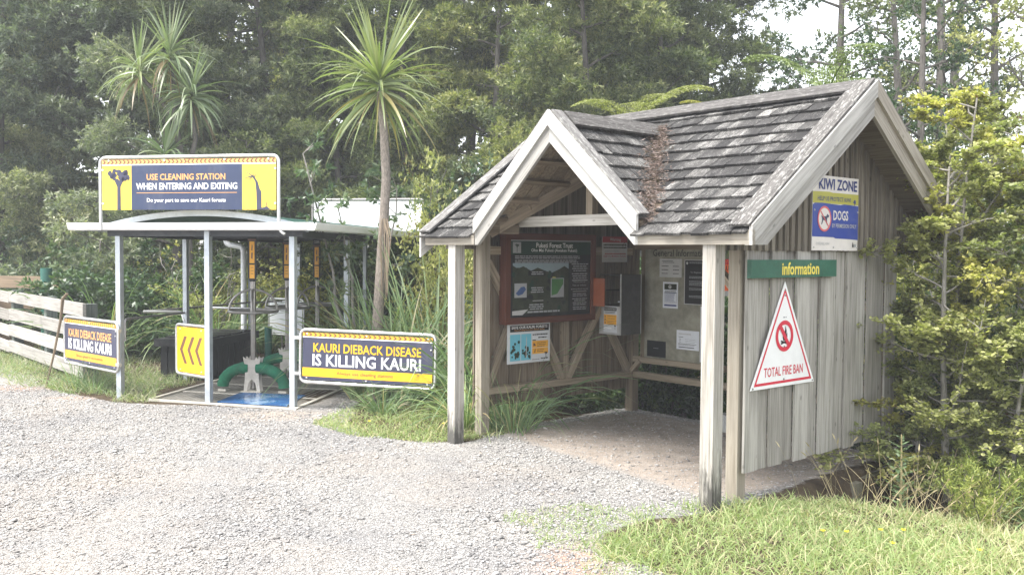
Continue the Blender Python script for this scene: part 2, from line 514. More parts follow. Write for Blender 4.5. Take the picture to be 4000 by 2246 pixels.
def strips(P, D, L, W, droop, seg, rng, roll=None, prof=None):
    """curved tapering blades; returns verts, quads, vertices per blade"""
    n = len(P)
    D = unit(np.asarray(D, float)); P = np.asarray(P, float)
    L = np.broadcast_to(L, (n,)); W = np.broadcast_to(W, (n,)); droop = np.broadcast_to(droop, (n,))
    S = unit(np.cross(D, np.array([0, 0, 1.0]) + rng.normal(size=(n, 3)) * (0.35 if roll is None else roll)))
    V = np.zeros((n, seg + 1, 2, 3)); p = P.copy(); d = D.copy()
    for k in range(seg + 1):
        t = k / seg
        w = (prof(t) if prof else (1 - t) ** 0.6 * min(1, 0.5 + 2.5 * t)) + 0.02
        V[:, k, 0] = p - S * (W * w / 2)[:, None]
        V[:, k, 1] = p + S * (W * w / 2)[:, None]
        d = unit(d + np.array([0, 0, -1.0]) * (droop / seg * (0.4 + 1.2 * t))[:, None])
        p = p + d * (L / seg)[:, None]
    m = (seg + 1) * 2
    base = (np.arange(n) * m)[:, None, None]
    q = np.array([[2 * k, 2 * k + 1, 2 * k + 3, 2 * k + 2] for k in range(seg)])[None]
    return V.reshape(-1, 3), (base + q).reshape(-1, 4), m

def P3(*a):
    return np.array(a, float)

# ------------------------------------------------------------------ lettering
_tc = {}
def text_geo(s, bold=0.0):
    key = (s, bold)
    if key in _tc:
        return _tc[key]
    cu = bpy.data.curves.new('t', 'FONT')
    cu.body = s
    cu.resolution_u = 2
    cu.offset = bold
    o = bpy.data.objects.new('t', cu)
    C.objects.link(o)
    dg = bpy.context.evaluated_depsgraph_get()
    me = o.evaluated_get(dg).to_mesh()
    vs = [(v.co.x, v.co.y) for v in me.vertices]
    fs = [tuple(p.vertices) for p in me.polygons]
    o.evaluated_get(dg).to_mesh_clear()
    bpy.data.objects.remove(o); bpy.data.curves.remove(cu)
    x0 = min(v[0] for v in vs); x1 = max(v[0] for v in vs); y0 = min(v[1] for v in vs); y1 = max(v[1] for v in vs)
    vs = [((x - x0) / (x1 - x0), (y - y0) / (y1 - y0)) for x, y in vs]
    _tc[key] = (vs, fs)
    return _tc[key]

class Sign:
    """a flat sign in its own frame: x to the right, y up, z out of the face; w by h metres"""
    def __init__(s, name, label, cat, o, x, up, w, h, group=None, board='white', thick=0.006, outline=None, parent=None):
        x = Vector(x).normalized(); up = Vector(up).normalized(); z = x.cross(up).normalized(); y = z.cross(x)
        mw = Matrix.Identity(4)
        for i, c in enumerate((x, y, z)):
            for j in range(3):
                mw[j][i] = c[j]
        mw.translation = Vector(o)
        s.w, s.h = w, h
        if parent is None:
            s.root = empty(name, mw=mw, label=label, cat=cat, group=group)
        else:
            s.root = parent
        pb = MB()
        s.outline = outline or [(0, 0), (w, 0), (w, h), (0, h)]
        pb.prism([(a, b, -thick) for a, b in s.outline], (0, 0, thick), M[board])
        s.panel = pb
        s.print = MB(); s.text = {}; s.lay = 1
        s.thick = thick
    def F(s, fx, fy):
        return fx * s.w, fy * s.h
    def poly(s, pts, mat, lay=None, frac=True):
        z = 0.0012 * (lay or 1)
        if frac:
            pts = [s.F(*p) for p in pts]
        n = len(pts)
        area = sum(pts[i][0] * pts[(i + 1) % n][1] - pts[(i + 1) % n][0] * pts[i][1] for i in range(n))
        if area < 0:
            pts = pts[::-1]
        s.print.add([(a, b, z) for a, b in pts], [tuple(range(n))], M[mat])
    def rect(s, x0, y0, x1, y1, mat, lay=1):
        s.poly([(x0, y0), (x1, y0), (x1, y1), (x0, y1)], mat, lay)
    def write(s, t, x0, y0, x1, y1, mat, lay=3, bold=0.0):
        """the words fill the box given as fractions of the sign"""
        vs, fs = text_geo(t, bold)
        b = s.text.setdefault(mat, MB())
        b.add([((x0 + (x1 - x0) * a) * s.w, (y0 + (y1 - y0) * c) * s.h, 0.0012 * lay) for a, c in vs], fs, M[mat])
    def lines(s, x0, y1, x1, n, pitch, hgt, mat, lay=3, rag=0.2, center=False):
        """rows of print too small to read"""
        for i in range(n):
            e = x1 - (x1 - x0) * random.uniform(0, rag)
            a = x0
            if center:
                d = (x1 - e) / 2; a = x0 + d; e = x1 - d
            y = y1 - i * pitch
            # broken into word-length dashes
            p = a
            while p < e - 0.004:
                q = min(e, p + random.uniform(0.02, 0.07))
                s.rect(p, y - hgt, q, y, mat, lay)
                p = q + 0.007
    def ring(s, cx, cy, ro, ri, mat, lay, ax=1.0, n=40):
        """cx, cy, radii in metres"""
        z = 0.0012 * lay
        vs = []
        for k in range(n):
            a = 2 * math.pi * k / n
            vs += [(cx + ro * math.cos(a) * ax, cy + ro * math.sin(a), z), (cx + ri * math.cos(a) * ax, cy + ri * math.sin(a), z)]
        fs = [(2 * k, 2 * ((k + 1) % n), 2 * ((k + 1) % n) + 1, 2 * k + 1) for k in range(n)]
        s.print.add(vs, fs, M[mat])
    def disc(s, cx, cy, r, mat, lay, n=32):
        s.poly([(cx + r * math.cos(2 * math.pi * k / n), cy + r * math.sin(2 * math.pi * k / n)) for k in range(n)], mat, lay, False)
    def bolts(s, pts, r=0.01, mat='tube'):
        for x, y in pts:
            b = MB()
            b.tube([(x, y, -0.002), (x, y, 0.006), (x, y, 0.009)], [r, r, r * 0.5], M[mat], 8)
            b.build('bolt', s.root, True)
    def chev_strip(s, y0, y1, base, dark, n, split=True):
        s.rect(0, y0, 1, y1, base, 1)
        w = 1.0 / n
        for i in range(n):
            x = i * w
            d = 1 if (not split or x < 0.5) else -1
            m = (y0 + y1) / 2
            a = w * 0.35
            xs = x + w * 0.2 if d > 0 else x + w * 0.8
            hx = w * 0.42 * d
            t = a * d
            pts = [(xs, y1 - .004), (xs + t, y1 - .004), (xs + t + hx, m), (xs + t, y0 + .004), (xs, y0 + .004), (xs + hx, m)]
            if max(p[0] for p in pts) < 1 and min(p[0] for p in pts) > 0:
                s.poly(pts, dark, 2)
    def done(s):
        s.panel.build('panel', s.root)
        if s.print.v:
            s.print.build('artwork', s.root)
        for mname, b in s.text.items():
            b.build('lettering', s.root)
        return s.root

# ------------------------------------------------------------------ ground
KO = Vector((1.894, 7.640, 0.0)); KYAW = R(40.952)
KV = Vector((math.cos(KYAW), math.sin(KYAW), 0)); KU = Vector((-math.sin(KYAW), math.cos(KYAW), 0))
ZUP = Vector((0, 0, 1))
def K(v, u, z=0.0):
    return KO + KV * v + KU * u + ZUP * z

def sstep(a, b, x):
    t = np.clip((x - a) / (b - a), 0, 1)
    return t * t * (3 - 2 * t)

def vnoise(x, y, s, seed=0):
    """cheap smooth noise, -1..1"""
    r = np.random.default_rng(seed)
    o = 0
    for k in range(5):
        a = r.uniform(0, 2 * math.pi); f = s * (0.6 + 0.5 * k); ph = r.uniform(0, 6.28)
        b = a + 1.3
        o = o + np.sin((x * math.cos(a) + y * math.sin(a)) * f + ph) * np.cos((x * math.cos(b) + y * math.sin(b)) * f * 0.7 + ph * 2) / (1 + 0.5 * k)
    return o / 2.2

def ground_z(x, y):
    x = np.asarray(x, float); y = np.asarray(y, float)
    dx, dy = x - KO.x, y - KO.y
    v = dx * KV.x + dy * KV.y; u = dx * KU.x + dy * KU.y
    z = 0.012 * vnoise(x, y, 1.1, 3) + 0.02 * vnoise(x, y, 0.35, 5)
    side = sstep(0.12, 0.22, -u) * sstep(0.55, 1.5, v)          # falls away right of the shelter
    back = sstep(2.72, 3.1, v) * sstep(5.5, 3.4, np.abs(u - 1.5))
    left = sstep(3.62, 4.0, u) * sstep(0.5, 1.4, v) * sstep(6.5, 4.5, u)
    z = z - np.maximum(np.maximum(0.30 * side, 0.42 * back), 0.42 * left)
    z = z + 0.03 * sstep(9.0, 12.0, y) * sstep(3, -2, x)
    z = z + 0.35 * sstep(19, 30, y)
    return z

def in_poly(x, y, poly):
    x = np.asarray(x); y = np.asarray(y)
    r = np.zeros(x.shape, bool)
    n = len(poly)
    for i in range(n):
        x0, y0 = poly[i]; x1, y1 = poly[(i + 1) % n]
        c = (y0 > y) != (y1 > y)
        with np.errstate(divide='ignore', invalid='ignore'):
            r ^= c & (x < (x1 - x0) * (y - y0) / (y1 - y0 + 1e-12) + x0)
    return r

GRAVEL = [(-60, -30), (-60, 17.6), (-10.2, 17.4), (-7.7, 14.7), (-6.75, 13.35), (-6.0, 12.75), (-5.3, 12.25), (-4.9, 12.1), (-2.72, 11.68), (-2.35, 13.2), (-2.05, 12.2), (-1.95, 10.9),
          (-1.7, 10.2), (-1.3, 9.95), (-0.75, 9.8), (-0.4, 9.9), (-0.2, 10.3), (1.55, 12.2), (3.9, 9.35), (3.0, 8.65), (2.3, 7.95),
          (1.75, 7.45), (1.35, 7.2), (0.9, 7.05), (0.62, 6.6), (0.62, 6.3), (0.8, 6.1), (1.05, 5.75), (1.15, 5.2), (1.3, -30)]
FLOORP = [tuple(K(-0.15, 0.2)[:2]), tuple(K(0.2, 3.3)[:2]), tuple(K(2.5, 3.4)[:2]), tuple(K(2.6, 0.0)[:2]), tuple(K(1.2, -0.1)[:2])]

def grid_axis(lo, hi, d, far):
    a = list(np.arange(lo, hi + 1e-6, d))
    s = d; x = lo; pre = []
    while x > -far:
        s *= 1.35; x -= s; pre.append(x)
    s = d; x = hi; post = []
    while x < far:
        s *= 1.35; x += s; post.append(x)
    return np.array(pre[::-1] + a + post)

def blur_mask(mask, k):
    m = mask.astype(float)
    for _ in range(k):
        m[1:-1, 1:-1] = (m[1:-1, 1:-1] * 2 + m[:-2, 1:-1] + m[2:, 1:-1] + m[1:-1, :-2] + m[1:-1, 2:]) / 6
    return m

gx = grid_axis(-10, 7, 0.1, 130); gy = grid_axis(3.5, 19, 0.1, 130)
GX, GY = np.meshgrid(gx, gy, indexing='ij')
GZ = ground_z(GX, GY)
nx, ny = GX.shape
gv = np.stack([GX, GY, GZ], -1).reshape(-1, 3)
idx = np.arange(nx * ny).reshape(nx, ny)
gf = np.stack([idx[:-1, :-1], idx[1:, :-1], idx[1:, 1:], idx[:-1, 1:]], -1).reshape(-1, 4)
m_gravel = blur_mask(in_poly(GX, GY, GRAVEL), 3)
m_soil = blur_mask(in_poly(GX, GY, FLOORP), 7)
ent = np.exp(-(((GX + 2.9) / 0.9) ** 2 + ((GY - 11.3) / 0.55) ** 2))
m_soil = np.maximum(m_soil, 0.75 * ent)
ochre = np.exp(-(((GX + 7.3) / 0.5) ** 2 + ((GY - 13.4) / 0.25) ** 2)) + np.exp(-(((GX + 6.0) / 0.3) ** 2 + ((GY - 12.6) / 0.12) ** 2)) + 0.8 * np.exp(-(((GX - .45) / 0.25) ** 2 + ((GY - 6.05) / 0.35) ** 2))

def ground_mat():
    m, nt, b = new_mat('gravel_and_earth')
    tc = N(nt, 'ShaderNodeTexCoord').outputs['Object']
    big = noise(nt, tc, 0.7, 4, 0.6); mid = noise(nt, tc, 5.0, 5, 0.7); fine = noise(nt, tc, 60, 3, 0.7)
    vo = N(nt, 'ShaderNodeTexVoronoi'); vo.inputs['Scale'].default_value = 95
    nt.links.new(mapped(nt, tc, (1, 1, 0.3)), vo.inputs['Vector'])
    sx = N(nt, 'ShaderNodeSeparateColor'); nt.links.new(vo.outputs['Color'], sx.inputs[0])
    grav = ramp(nt, sx.outputs[0], [(0.0, (0.22, 0.215, 0.21)), (0.35, (0.33, 0.325, 0.317)), (0.7, (0.41, 0.403, 0.393)), (1.0, (0.52, 0.51, 0.50))])
    gap = ramp(nt, vo.outputs['Distance'], [(0.25, (1, 1, 1)), (0.65, (0.55, 0.54, 0.53))])
    grav = mix(nt, grav, gap, 1.0, 'MULTIPLY')
    grav = mix(nt, grav, ramp(nt, big, [(0.35, (0.86, 0.86, 0.87)), (0.65, (1.06, 1.05, 1.03))]), 1.0, 'MULTIPLY')
    grav = mix(nt, grav, (0.36, 0.315, 0.27), math_n(nt, 'MULTIPLY', ramp(nt, noise(nt, tc, 0.45, 5, 0.65), [(0.48, (0, 0, 0)), (0.68, (1, 1, 1))]), 0.5))
    soil = ramp(nt, mid, [(0.3, (0.23, 0.19, 0.155)), (0.55, (0.34, 0.29, 0.245)), (0.75, (0.43, 0.39, 0.345))])
    soil = mix(nt, soil, grav, ramp(nt, fine, [(0.50, (0, 0, 0)), (0.60, (0.75, 0.75, 0.75))]))
    earth = ramp(nt, mid, [(0.3, (0.035, 0.026, 0.017)), (0.55, (0.075, 0.055, 0.035)), (0.8, (0.12, 0.10, 0.05))])
    edge = math_n(nt, 'ADD', attr(nt, 'gravel'), math_n(nt, 'MULTIPLY', math_n(nt, 'SUBTRACT', mid, 0.5), 0.9))
    kg = ramp(nt, edge, [(0.38, (0, 0, 0)), (0.55, (1, 1, 1))])
    ks = ramp(nt, math_n(nt, 'ADD', attr(nt, 'soil'), math_n(nt, 'MULTIPLY', math_n(nt, 'SUBTRACT', mid, 0.5), 0.9)), [(0.35, (0, 0, 0)), (0.75, (1, 1, 1))])
    col = mix(nt, grav, soil, ks)
    ko = math_n(nt, 'MULTIPLY', attr(nt, 'ochre'), 0.7, True)
    col = mix(nt, col, (0.42, 0.24, 0.15), ko)
    col = mix(nt, earth, col, kg)
    nt.links.new(col, b.inputs['Base Color'])
    b.inputs['Roughness'].default_value = 0.95
    b.inputs['Specular IOR Level'].default_value = 0.15
    h = math_n(nt, 'SUBTRACT', fine, math_n(nt, 'MULTIPLY', vo.outputs['Distance'], 0.9))
    bump(nt, b, h, 0.8, 0.012)
    return m
M['ground'] = ground_mat()
tag(link('ground', np_mesh('ground', gv, gf, [M['ground']], dict(gravel=m_gravel.ravel(), soil=m_soil.ravel(), ochre=np.clip(ochre, 0, 1).ravel()), smooth=True)), 'pale grey gravel and earth car park clearing', kind='structure')

# loose stones lying on the gravel: nobody could count them
def stone_field():
    rng = np.random.default_rng(11)
    n = 230000
    y = rng.uniform(0, 1, n) ** 0.85 * 8.6 + 5.2
    x = rng.uniform(-1, 1, n) * (0.60 * y + 0.3)
    ok = in_poly(x + 0.08 * vnoise(x, y, 6, 8), y + 0.08 * vnoise(y, x, 6, 9), GRAVEL)
    fl = in_poly(x, y, FLOORP)
    ok &= ~(fl & (rng.random(n) > 0.22))
    ok &= rng.random(n) < np.clip(1.15 - 0.5 * np.exp(-(((x + 2.9) / 0.8) ** 2 + ((y - 11.3) / 0.5) ** 2)) + 0.2 * vnoise(x, y, 1.5, 4), 0.2, 1)
    # none under the station floor
    ok &= ~((y > 11.8) & (x > -4.85) & (x < -2.4) & (y > 11.75 - 0.2 * (x + 2.8)))
    x, y, fl = x[ok], y[ok], fl[ok]
    n = len(x)
    s = np.exp(rng.normal(math.log(0.0078), 0.45, n)); s = np.clip(s, 0.004, 0.032)
    s[fl] *= 0.9
    s *= np.where(rng.random(n) < 0.02, 1.6, 1.0)
    trk = np.exp(-((x + 0.9 - 0.12 * (y - 8)) / 0.5) ** 2) + np.exp(-((x + 2.7 - 0.12 * (y - 8)) / 0.5) ** 2)
    s *= 1 - 0.35 * np.clip(trk, 0, 1) * sstep(10.5, 9.0, y)
    base = np.array([[1, 0, 0], [-1, 0, 0], [0, 1, 0], [0, -1, 0], [0, 0, 1], [0, 0, -0.6]], float)
    tri = np.array([[0, 2, 4], [2, 1, 4], [1, 3, 4], [3, 0, 4], [2, 0, 5], [1, 2, 5], [3, 1, 5], [0, 3, 5]])
    V = base[None] * (1 + rng.uniform(-0.38, 0.38, (n, 6, 1))) + rng.uniform(-0.25, 0.25, (n, 6, 3))
    V = V * (s[:, None, None] * np.stack([rng.uniform(0.8, 1.5, n), rng.uniform(0.6, 1.1, n), rng.uniform(0.22, 0.5, n)], -1)[:, None, :])
    a = rng.uniform(0, 6.28, n); ca, sa = np.cos(a)[:, None], np.sin(a)[:, None]
    tl = rng.uniform(-0.35, 0.35, n)[:, None]
    X = V[..., 0] * ca - V[..., 1] * sa; Y = V[..., 0] * sa + V[..., 1] * ca
    Z = V[..., 2] + X * tl
    V = np.stack([X + x[:, None], Y + y[:, None], Z + (ground_z(x, y) + s * 0.22)[:, None]], -1).reshape(-1, 3)
    F = (np.arange(n)[:, None, None] * 6 + tri[None]).reshape(-1, 3)
    r = np.repeat(rng.random(n), 6)
    m, nt, b = new_mat('gravel_stone')
    tc = N(nt, 'ShaderNodeTexCoord').outputs['Object']
    col = ramp(nt, attr(nt, 'rnd'), [(0.0, (0.145, 0.14, 0.136)), (0.3, (0.265, 0.257, 0.247)), (0.62, (0.365, 0.354, 0.34)), (0.92, (0.50, 0.488, 0.47)), (1.0, (0.42, 0.35, 0.29))])
    col = mix(nt, col, ramp(nt, noise(nt, tc, 0.7, 4, 0.6), [(0.35, (0.84, 0.84, 0.86)), (0.65, (1.06, 1.05, 1.03))]), 1.0, 'MULTIPLY')
    nz = noise(nt, tc, 0.45, 5, 0.65)
    col = mix(nt, col, (0.36, 0.315, 0.27), math_n(nt, 'MULTIPLY', ramp(nt, nz, [(0.48, (0, 0, 0)), (0.68, (1, 1, 1))]), 0.45))
    nt.links.new(col, b.inputs['Base Color'])
    b.inputs['Roughness'].default_value = 0.9
    o = link('loose_gravel', np_mesh('loose_gravel', V, F, [m], dict(rnd=r)))
    tag(o, 'loose grey crushed stones strewn over the car park', 'gravel', kind='stuff')
stone_field()

# ------------------------------------------------------------------ the information shelter, local axes: x = depth v, y = along the ridge u
kiosk = empty('information_shelter', KO, KYAW, 'small open timber shelter with mossy shingle gable roof and front dormer', 'shelter')
ZE, ZR, VE, VP, VB = 2.237, 3.56, -0.519, 1.319, 3.157
O1, UL, UD, ZD, VD, HW = 0.426, 3.80, 1.78, 3.344, -0.493, 1.09
SL = (ZR - ZE) / (VP - VE)
DS = (ZD - 2.355) / HW
zroof = lambda v: ZR - SL * abs(v - VP)
zdorm = lambda u: ZD - DS * abs(u - UD)
def kpart(name, fill, smooth=False):
    b = MB(); fill(b)
    return b.build(name, kiosk, smooth)

# posts (local order v, u, z)
def kpost(v, u, z0, z1, s, mat='post'):
    b = MB()
    h = s / 2
    b.box((v - h, u - h, z0), (v + h, u + h, z1), M[mat], 2)
    return b.build('post', kiosk)
kpost(-0.44, -0.055, -0.3, 2.16, 0.125)
kpost(-0.44, 3.29, -0.3, 2.16, 0.125)
kpost(0.055, 0.06, -0.3, 2.30, 0.115, 'postplain')
kpost(0.055, 3.45, -0.3, 2.30, 0.115, 'postplain')
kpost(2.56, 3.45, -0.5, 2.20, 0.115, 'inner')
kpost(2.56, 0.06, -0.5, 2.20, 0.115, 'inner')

# right wall: rough vertical boards, every second one lapped over its neighbours
def rwall(b):
    v = 0.035; i = 0
    while v < 2.60:
        w = random.uniform(0.16, 0.235)
        e = min(v + w, 2.63)
        o = (0.006 if i % 2 else -0.026) - random.uniform(0, 0.006)
        lo = 0.233 + random.uniform(-0.012, 0.012)
        b.box((v - (0.015 if i % 2 == 0 else 0), o - 0.022, lo), (e + (0.010 if i % 2 == 0 else 0) - 0.008, o, 2.13), M['board'], 2)
        v = e; i += 1
kpart('wall', rwall)
def battens(b, u0, out, vlo, vhi, z0):
    v = vlo; i = 0
    while v < vhi:
        w = 0.052 if i % 2 else 0.046
        e = v + w
        d = 0.018 if i % 2 else 0.042
        t0, t1 = zroof(v) - 0.10, zroof(e) - 0.10
        if min(t0, t1) > z0 + 0.02:
            a = u0; c = u0 + out * (d + random.uniform(0, 0.003))
            P = [(v, a, z0), (e, a, z0), (e, c, z0), (v, c, z0), (v, a, t0), (e, a, t1), (e, c, t1), (v, c, t0)]
            b.hexa(P, M['gable'], t0 - z0)
        v = e; i += 1
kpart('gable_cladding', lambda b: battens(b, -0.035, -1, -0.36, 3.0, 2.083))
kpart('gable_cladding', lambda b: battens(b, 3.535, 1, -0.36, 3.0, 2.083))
def lwall(b):
    v = 0.0; i = 0
    while v < 2.60:
        w = random.uniform(0.15, 0.19)
        e = min(v + w, 2.63)
        o = 0.0 if i % 2 else 0.022
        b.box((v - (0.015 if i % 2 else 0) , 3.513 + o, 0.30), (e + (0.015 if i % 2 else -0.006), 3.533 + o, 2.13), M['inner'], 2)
        v = e; i += 1
kpart('wall', lwall)

# wall frames
def rail(name, a, c, w, h, mat='innerrail', up=(0, 0, 1)):
    b = MB(); b.beam(a, c, w, h, M[mat], up); return b.build(name, kiosk)
rail('rail', (0.115, 3.46, 0.492), (2.50, 3.46, 0.492), 0.10, 0.075)
rail('rail', (0.115, 3.46, 2.07), (2.50, 3.46, 2.07), 0.10, 0.09)
rail('stud', (1.345, 3.465, 0.53), (1.345, 3.465, 2.02), 0.085, 0.075, up=(0, 1, 0))
for a, c in (((0.13, 0.54), (0.66, 1.60)), ((1.30, 0.54), (0.72, 1.58)), ((1.39, 0.54), (1.98, 1.42)), ((2.49, 0.54), (1.99, 1.30)), ((0.12, 1.95), (0.36, 1.58))):
    rail('brace', (a[0], 3.462, a[1]), (c[0], 3.462, c[1]), 0.07, 0.085, up=(0, 1, 0) if False else (1, 0, 0))
rail('rail', (2.56, 3.39, 0.492), (2.56, 0.12, 0.492), 0.10, 0.075)
rail('rail', (2.555, 3.39, 0.692), (2.555, 2.0, 0.692), 0.11, 0.07)
rail('rail', (2.56, 3.39, 2.15), (2.56, 0.12, 2.15), 0.09, 0.10)
rail('stud', (2.56, 3.25, 0.73), (2.56, 3.25, 2.10), 0.075, 0.06, up=(1, 0, 0))
rail('brace', (2.50, 3.40, 0.54), (2.50, 3.26, 0.68), 0.05, 0.06, up=(1, 0, 0))
rail('brace', (2.56, 0.14, 0.56), (2.56, 0.62, 1.05), 0.05, 0.08, up=(1, 0, 0))
rail('brace', (2.56, 0.14, 2.05), (2.56, 0.55, 1.66), 0.05, 0.08, up=(1, 0, 0))
rail('brace', (0.10, 0.10, 1.72), (0.10, 0.42, 2.06), 0.05, 0.07, up=(1, 0, 0))
rail('rail', (0.115, 0.06, 2.07), (2.50, 0.06, 2.07), 0.09, 0.09)
rail('rail', (0.115, 0.06, 0.42), (2.50, 0.06, 0.42), 0.09, 0.075)
# eave plates and the tie beam under the dormer
rail('eave_beam', (-0.44, -0.30, 2.192), (-0.44, 0.62, 2.192), 0.09, 0.10, 'inner')
rail('eave_beam', (-0.44, 2.94, 2.192), (-0.44, 3.72, 2.192), 0.09, 0.10, 'innerrail')
rail('tie_beam', (0.05, 0.12, 2.372), (0.05, 3.40, 2.372), 0.10, 0.105, 'post')
rail('king_post', (0.05, 1.765, 2.425), (0.05, 1.765, 3.05), 0.085, 0.085, 'innerrail', (0, 1, 0))
for u in (0.74, 2.82):
    rail('plate', (-0.46, u, 2.29), (0.0, u, 2.29), 0.08, 0.09, 'inner')
# valley rafters and rafters seen from below
for s in (-1, 1):
    rail('valley_rafter', (-0.34, UD + s * HW, 2.26), (1.0, UD + s * 0.02, 3.24), 0.05, 0.13, 'inner')
for u in (0.35, 0.95, 2.60, 3.25):
    v0 = VE + 0.05 if abs(u - UD) > HW else (zdorm(u) - ZE) / SL + VE
    rail('rafter', (v0, u, zroof(v0) - 0.11), (VP, u, ZR - 0.11), 0.05, 0.10, 'inner')
for u in (0.35, 0.95, 1.78, 2.60, 3.25):
    rail('rafter', (VP, u, ZR - 0.11), (VB - 0.05, u, ZE - 0.07), 0.05, 0.10, 'inner')
rail('ridge_beam', (VP, -0.3, ZR - 0.16), (VP, 3.7, ZR - 0.16), 0.05, 0.14, 'inner')
for s in (-1, 1):                                                     # dormer purlins, along the depth
    for k in range(5):
        o = 0.16 + 0.2 * k
        u = UD + s * o
        v1 = VE + (zdorm(u) - ZE) / SL - 0.02
        rail('purlin', (VD + 0.03, u, zdorm(u) - 0.075), (v1, u, zdorm(u) - 0.075), 0.05, 0.04, 'inner', (0, s * DS, 1))

# roof decks (sarking), then the shingles on top
def deck_front(b):
    z = lambda v: zroof(v) - 0.03
    pts = [(VE + .03, -O1 + .03), (VE + .03, UD - HW), (-0.355, UD - HW), (1.0, UD), (-0.355, UD + HW), (VE + .03, UD + HW), (VE + .03, UL - .03), (VP, UL - .03), (VP, -O1 + .03)]
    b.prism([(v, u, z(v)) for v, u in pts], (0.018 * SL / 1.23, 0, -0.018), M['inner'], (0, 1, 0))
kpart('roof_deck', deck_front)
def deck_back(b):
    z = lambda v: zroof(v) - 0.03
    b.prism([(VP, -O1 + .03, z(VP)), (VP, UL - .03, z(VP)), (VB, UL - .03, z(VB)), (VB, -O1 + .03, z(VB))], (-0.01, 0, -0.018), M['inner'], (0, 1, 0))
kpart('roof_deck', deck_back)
for s in (-1, 1):
    def deck_d(b):
        # boards running up the slope, so that they read as planks from below
        n = 9
        for k in range(n):
            v0 = VD + 0.02 + (1.0 - VD) * k / n; v1 = VD + 0.02 + (1.0 - VD) * (k + 1) / n - 0.008
            def uo(v):   # how far down the slope the board reaches
                return HW if v < -0.355 else max(0.0, (ZD - zroof(v)) / DS)
            o0, o1 = uo(v0), uo(v1)
            P = [(v0, UD, ZD - .03), (v0, UD + s * o0, ZD - DS * o0 - .03), (v1, UD + s * o1, ZD - DS * o1 - .03), (v1, UD, ZD - .03)]
            b.prism(P, (0, 0, -0.018), M['inner'], (0, s, -DS))
    kpart('dormer_deck', deck_d)

def shingles(b, P0, a, s, n, la, ls, keep, rows, lift=0.0):
    P0, a, s, n = Vector(P0), Vector(a).normalized(), Vector(s).normalized(), Vector(n).normalized()
    ex = ls / rows
    for i in range(rows):
        t0 = i * ex
        x = -random.uniform(0, 0.1)
        while x < la:
            w = random.uniform(0.10, 0.21)
            x0, x1 = max(x, 0), min(x + w - 0.004, la)
            x += w
            if x1 - x0 < 0.02:
                continue
            j = random.uniform(-0.012, 0.012)
            th = random.uniform(0.016, 0.026)
            A = P0 + a * x0 + s * (t0 + j); B = P0 + a * x1 + s * (t0 + j + random.uniform(-.004, .004))
            if not keep((A + B) / 2 + s * (ex * 0.4)):
                continue
            up = s * (ex * 1.28)
            lo = n * (lift + 0.014); tk = n * th
            t1, t2 = random.uniform(-.003, .003), random.uniform(-.003, .003)
            # wedge: thick butt at the bottom, the head tucked under the next course
            P = [A + lo, B + lo, B + lo + tk + n * t1, A + lo + tk + n * t2,
                 A + up - n * 0.002, B + up - n * 0.002, B + up + n * 0.004, A + up + n * 0.004]
            b.hexa(P, M['shingle'], ex)
ls_main = math.hypot(VP - VE, ZR - ZE)
def keep_main(p):
    return not (abs(p.y - UD) < HW + 0.3 and zdorm(p.y) > p.z + 0.0) or (abs(p.y - UD) > HW and p.x < -0.3)
def f(b):
    shingles(b, (VE - 0.03, -O1, ZE - 0.045), (0, 1, 0), (1, 0, SL), (-SL, 0, 1), UL + O1, ls_main, lambda p: not (zdorm(p.y) > p.z - 0.01 and abs(p.y - UD) < HW) , 13)
kpart('shingles', f)
def f(b):
    shingles(b, (VB + 0.03, -O1, ZE - 0.045), (0, 1, 0), (-1, 0, SL), (SL, 0, 1), UL + O1, ls_main, lambda p: True, 13)
kpart('shingles', f)
for s in (-1, 1):
    def f(b):
        shingles(b, (VD - 0.02, UD + s * HW, 2.355 - 0.02), (1, 0, 0), (0, -s, DS), (0, s * DS, 1), 1.62, math.hypot(HW, HW * DS), lambda p: zdorm(p.y) > zroof(p.x) - 0.02, 8)
    kpart('dormer_shingles', f)
# ridge cappings
def ridgecap(b, p0, p1, side, drop):
    p0, p1 = Vector(p0), Vector(p1)
    for sgn in (-1, 1):
        o = Vector(side) * (0.155 * sgn) + Vector((0, 0, -drop * 0.155))
        nn = (p1 - p0).cross(o).normalized()
        if nn.z < 0: nn = -nn
        b.prism([p0 + nn * .03, p1 + nn * .03, p1 + o + nn * .03, p0 + o + nn * .03], nn * 0.022, M['ridge'])
kpart('ridge_cap', lambda b: ridgecap(b, (VP, -O1 + .14, ZR + .005), (VP, UL, ZR + .005), (1, 0, 0), SL))
kpart('dormer_ridge_cap', lambda b: ridgecap(b, (VD + .13, UD, ZD + .005), (0.99, UD, ZD + .005), (0, 1, 0), DS))
# flat capping boards along the verges
def verge(b, p0, p1, inward, w=0.19):
    p0, p1, o = Vector(p0), Vector(p1), Vector(inward) * w
    nn = (p1 - p0).cross(o).normalized()
    if nn.z < 0: nn = -nn
    b.prism([p0 + nn * .034, p1 + nn * .034, p1 + o + nn * .034, p0 + o + nn * .034], nn * 0.02, M['cap'])
for u, d in ((-O1 - .03, 1), (UL + .03, -1)):
    kpart('verge_board', lambda b: verge(b, (VE, u, ZE), (VP, u, ZR), (0, d, 0)))
    kpart('verge_board', lambda b: verge(b, (VB, u, ZE), (VP, u, ZR), (0, d, 0)))
for s in (-1, 1):
    kpart('verge_board', lambda b: verge(b, (VD - .03, UD + s * HW, 2.355), (VD - .03, UD, ZD), (1, 0, 0), 0.13))
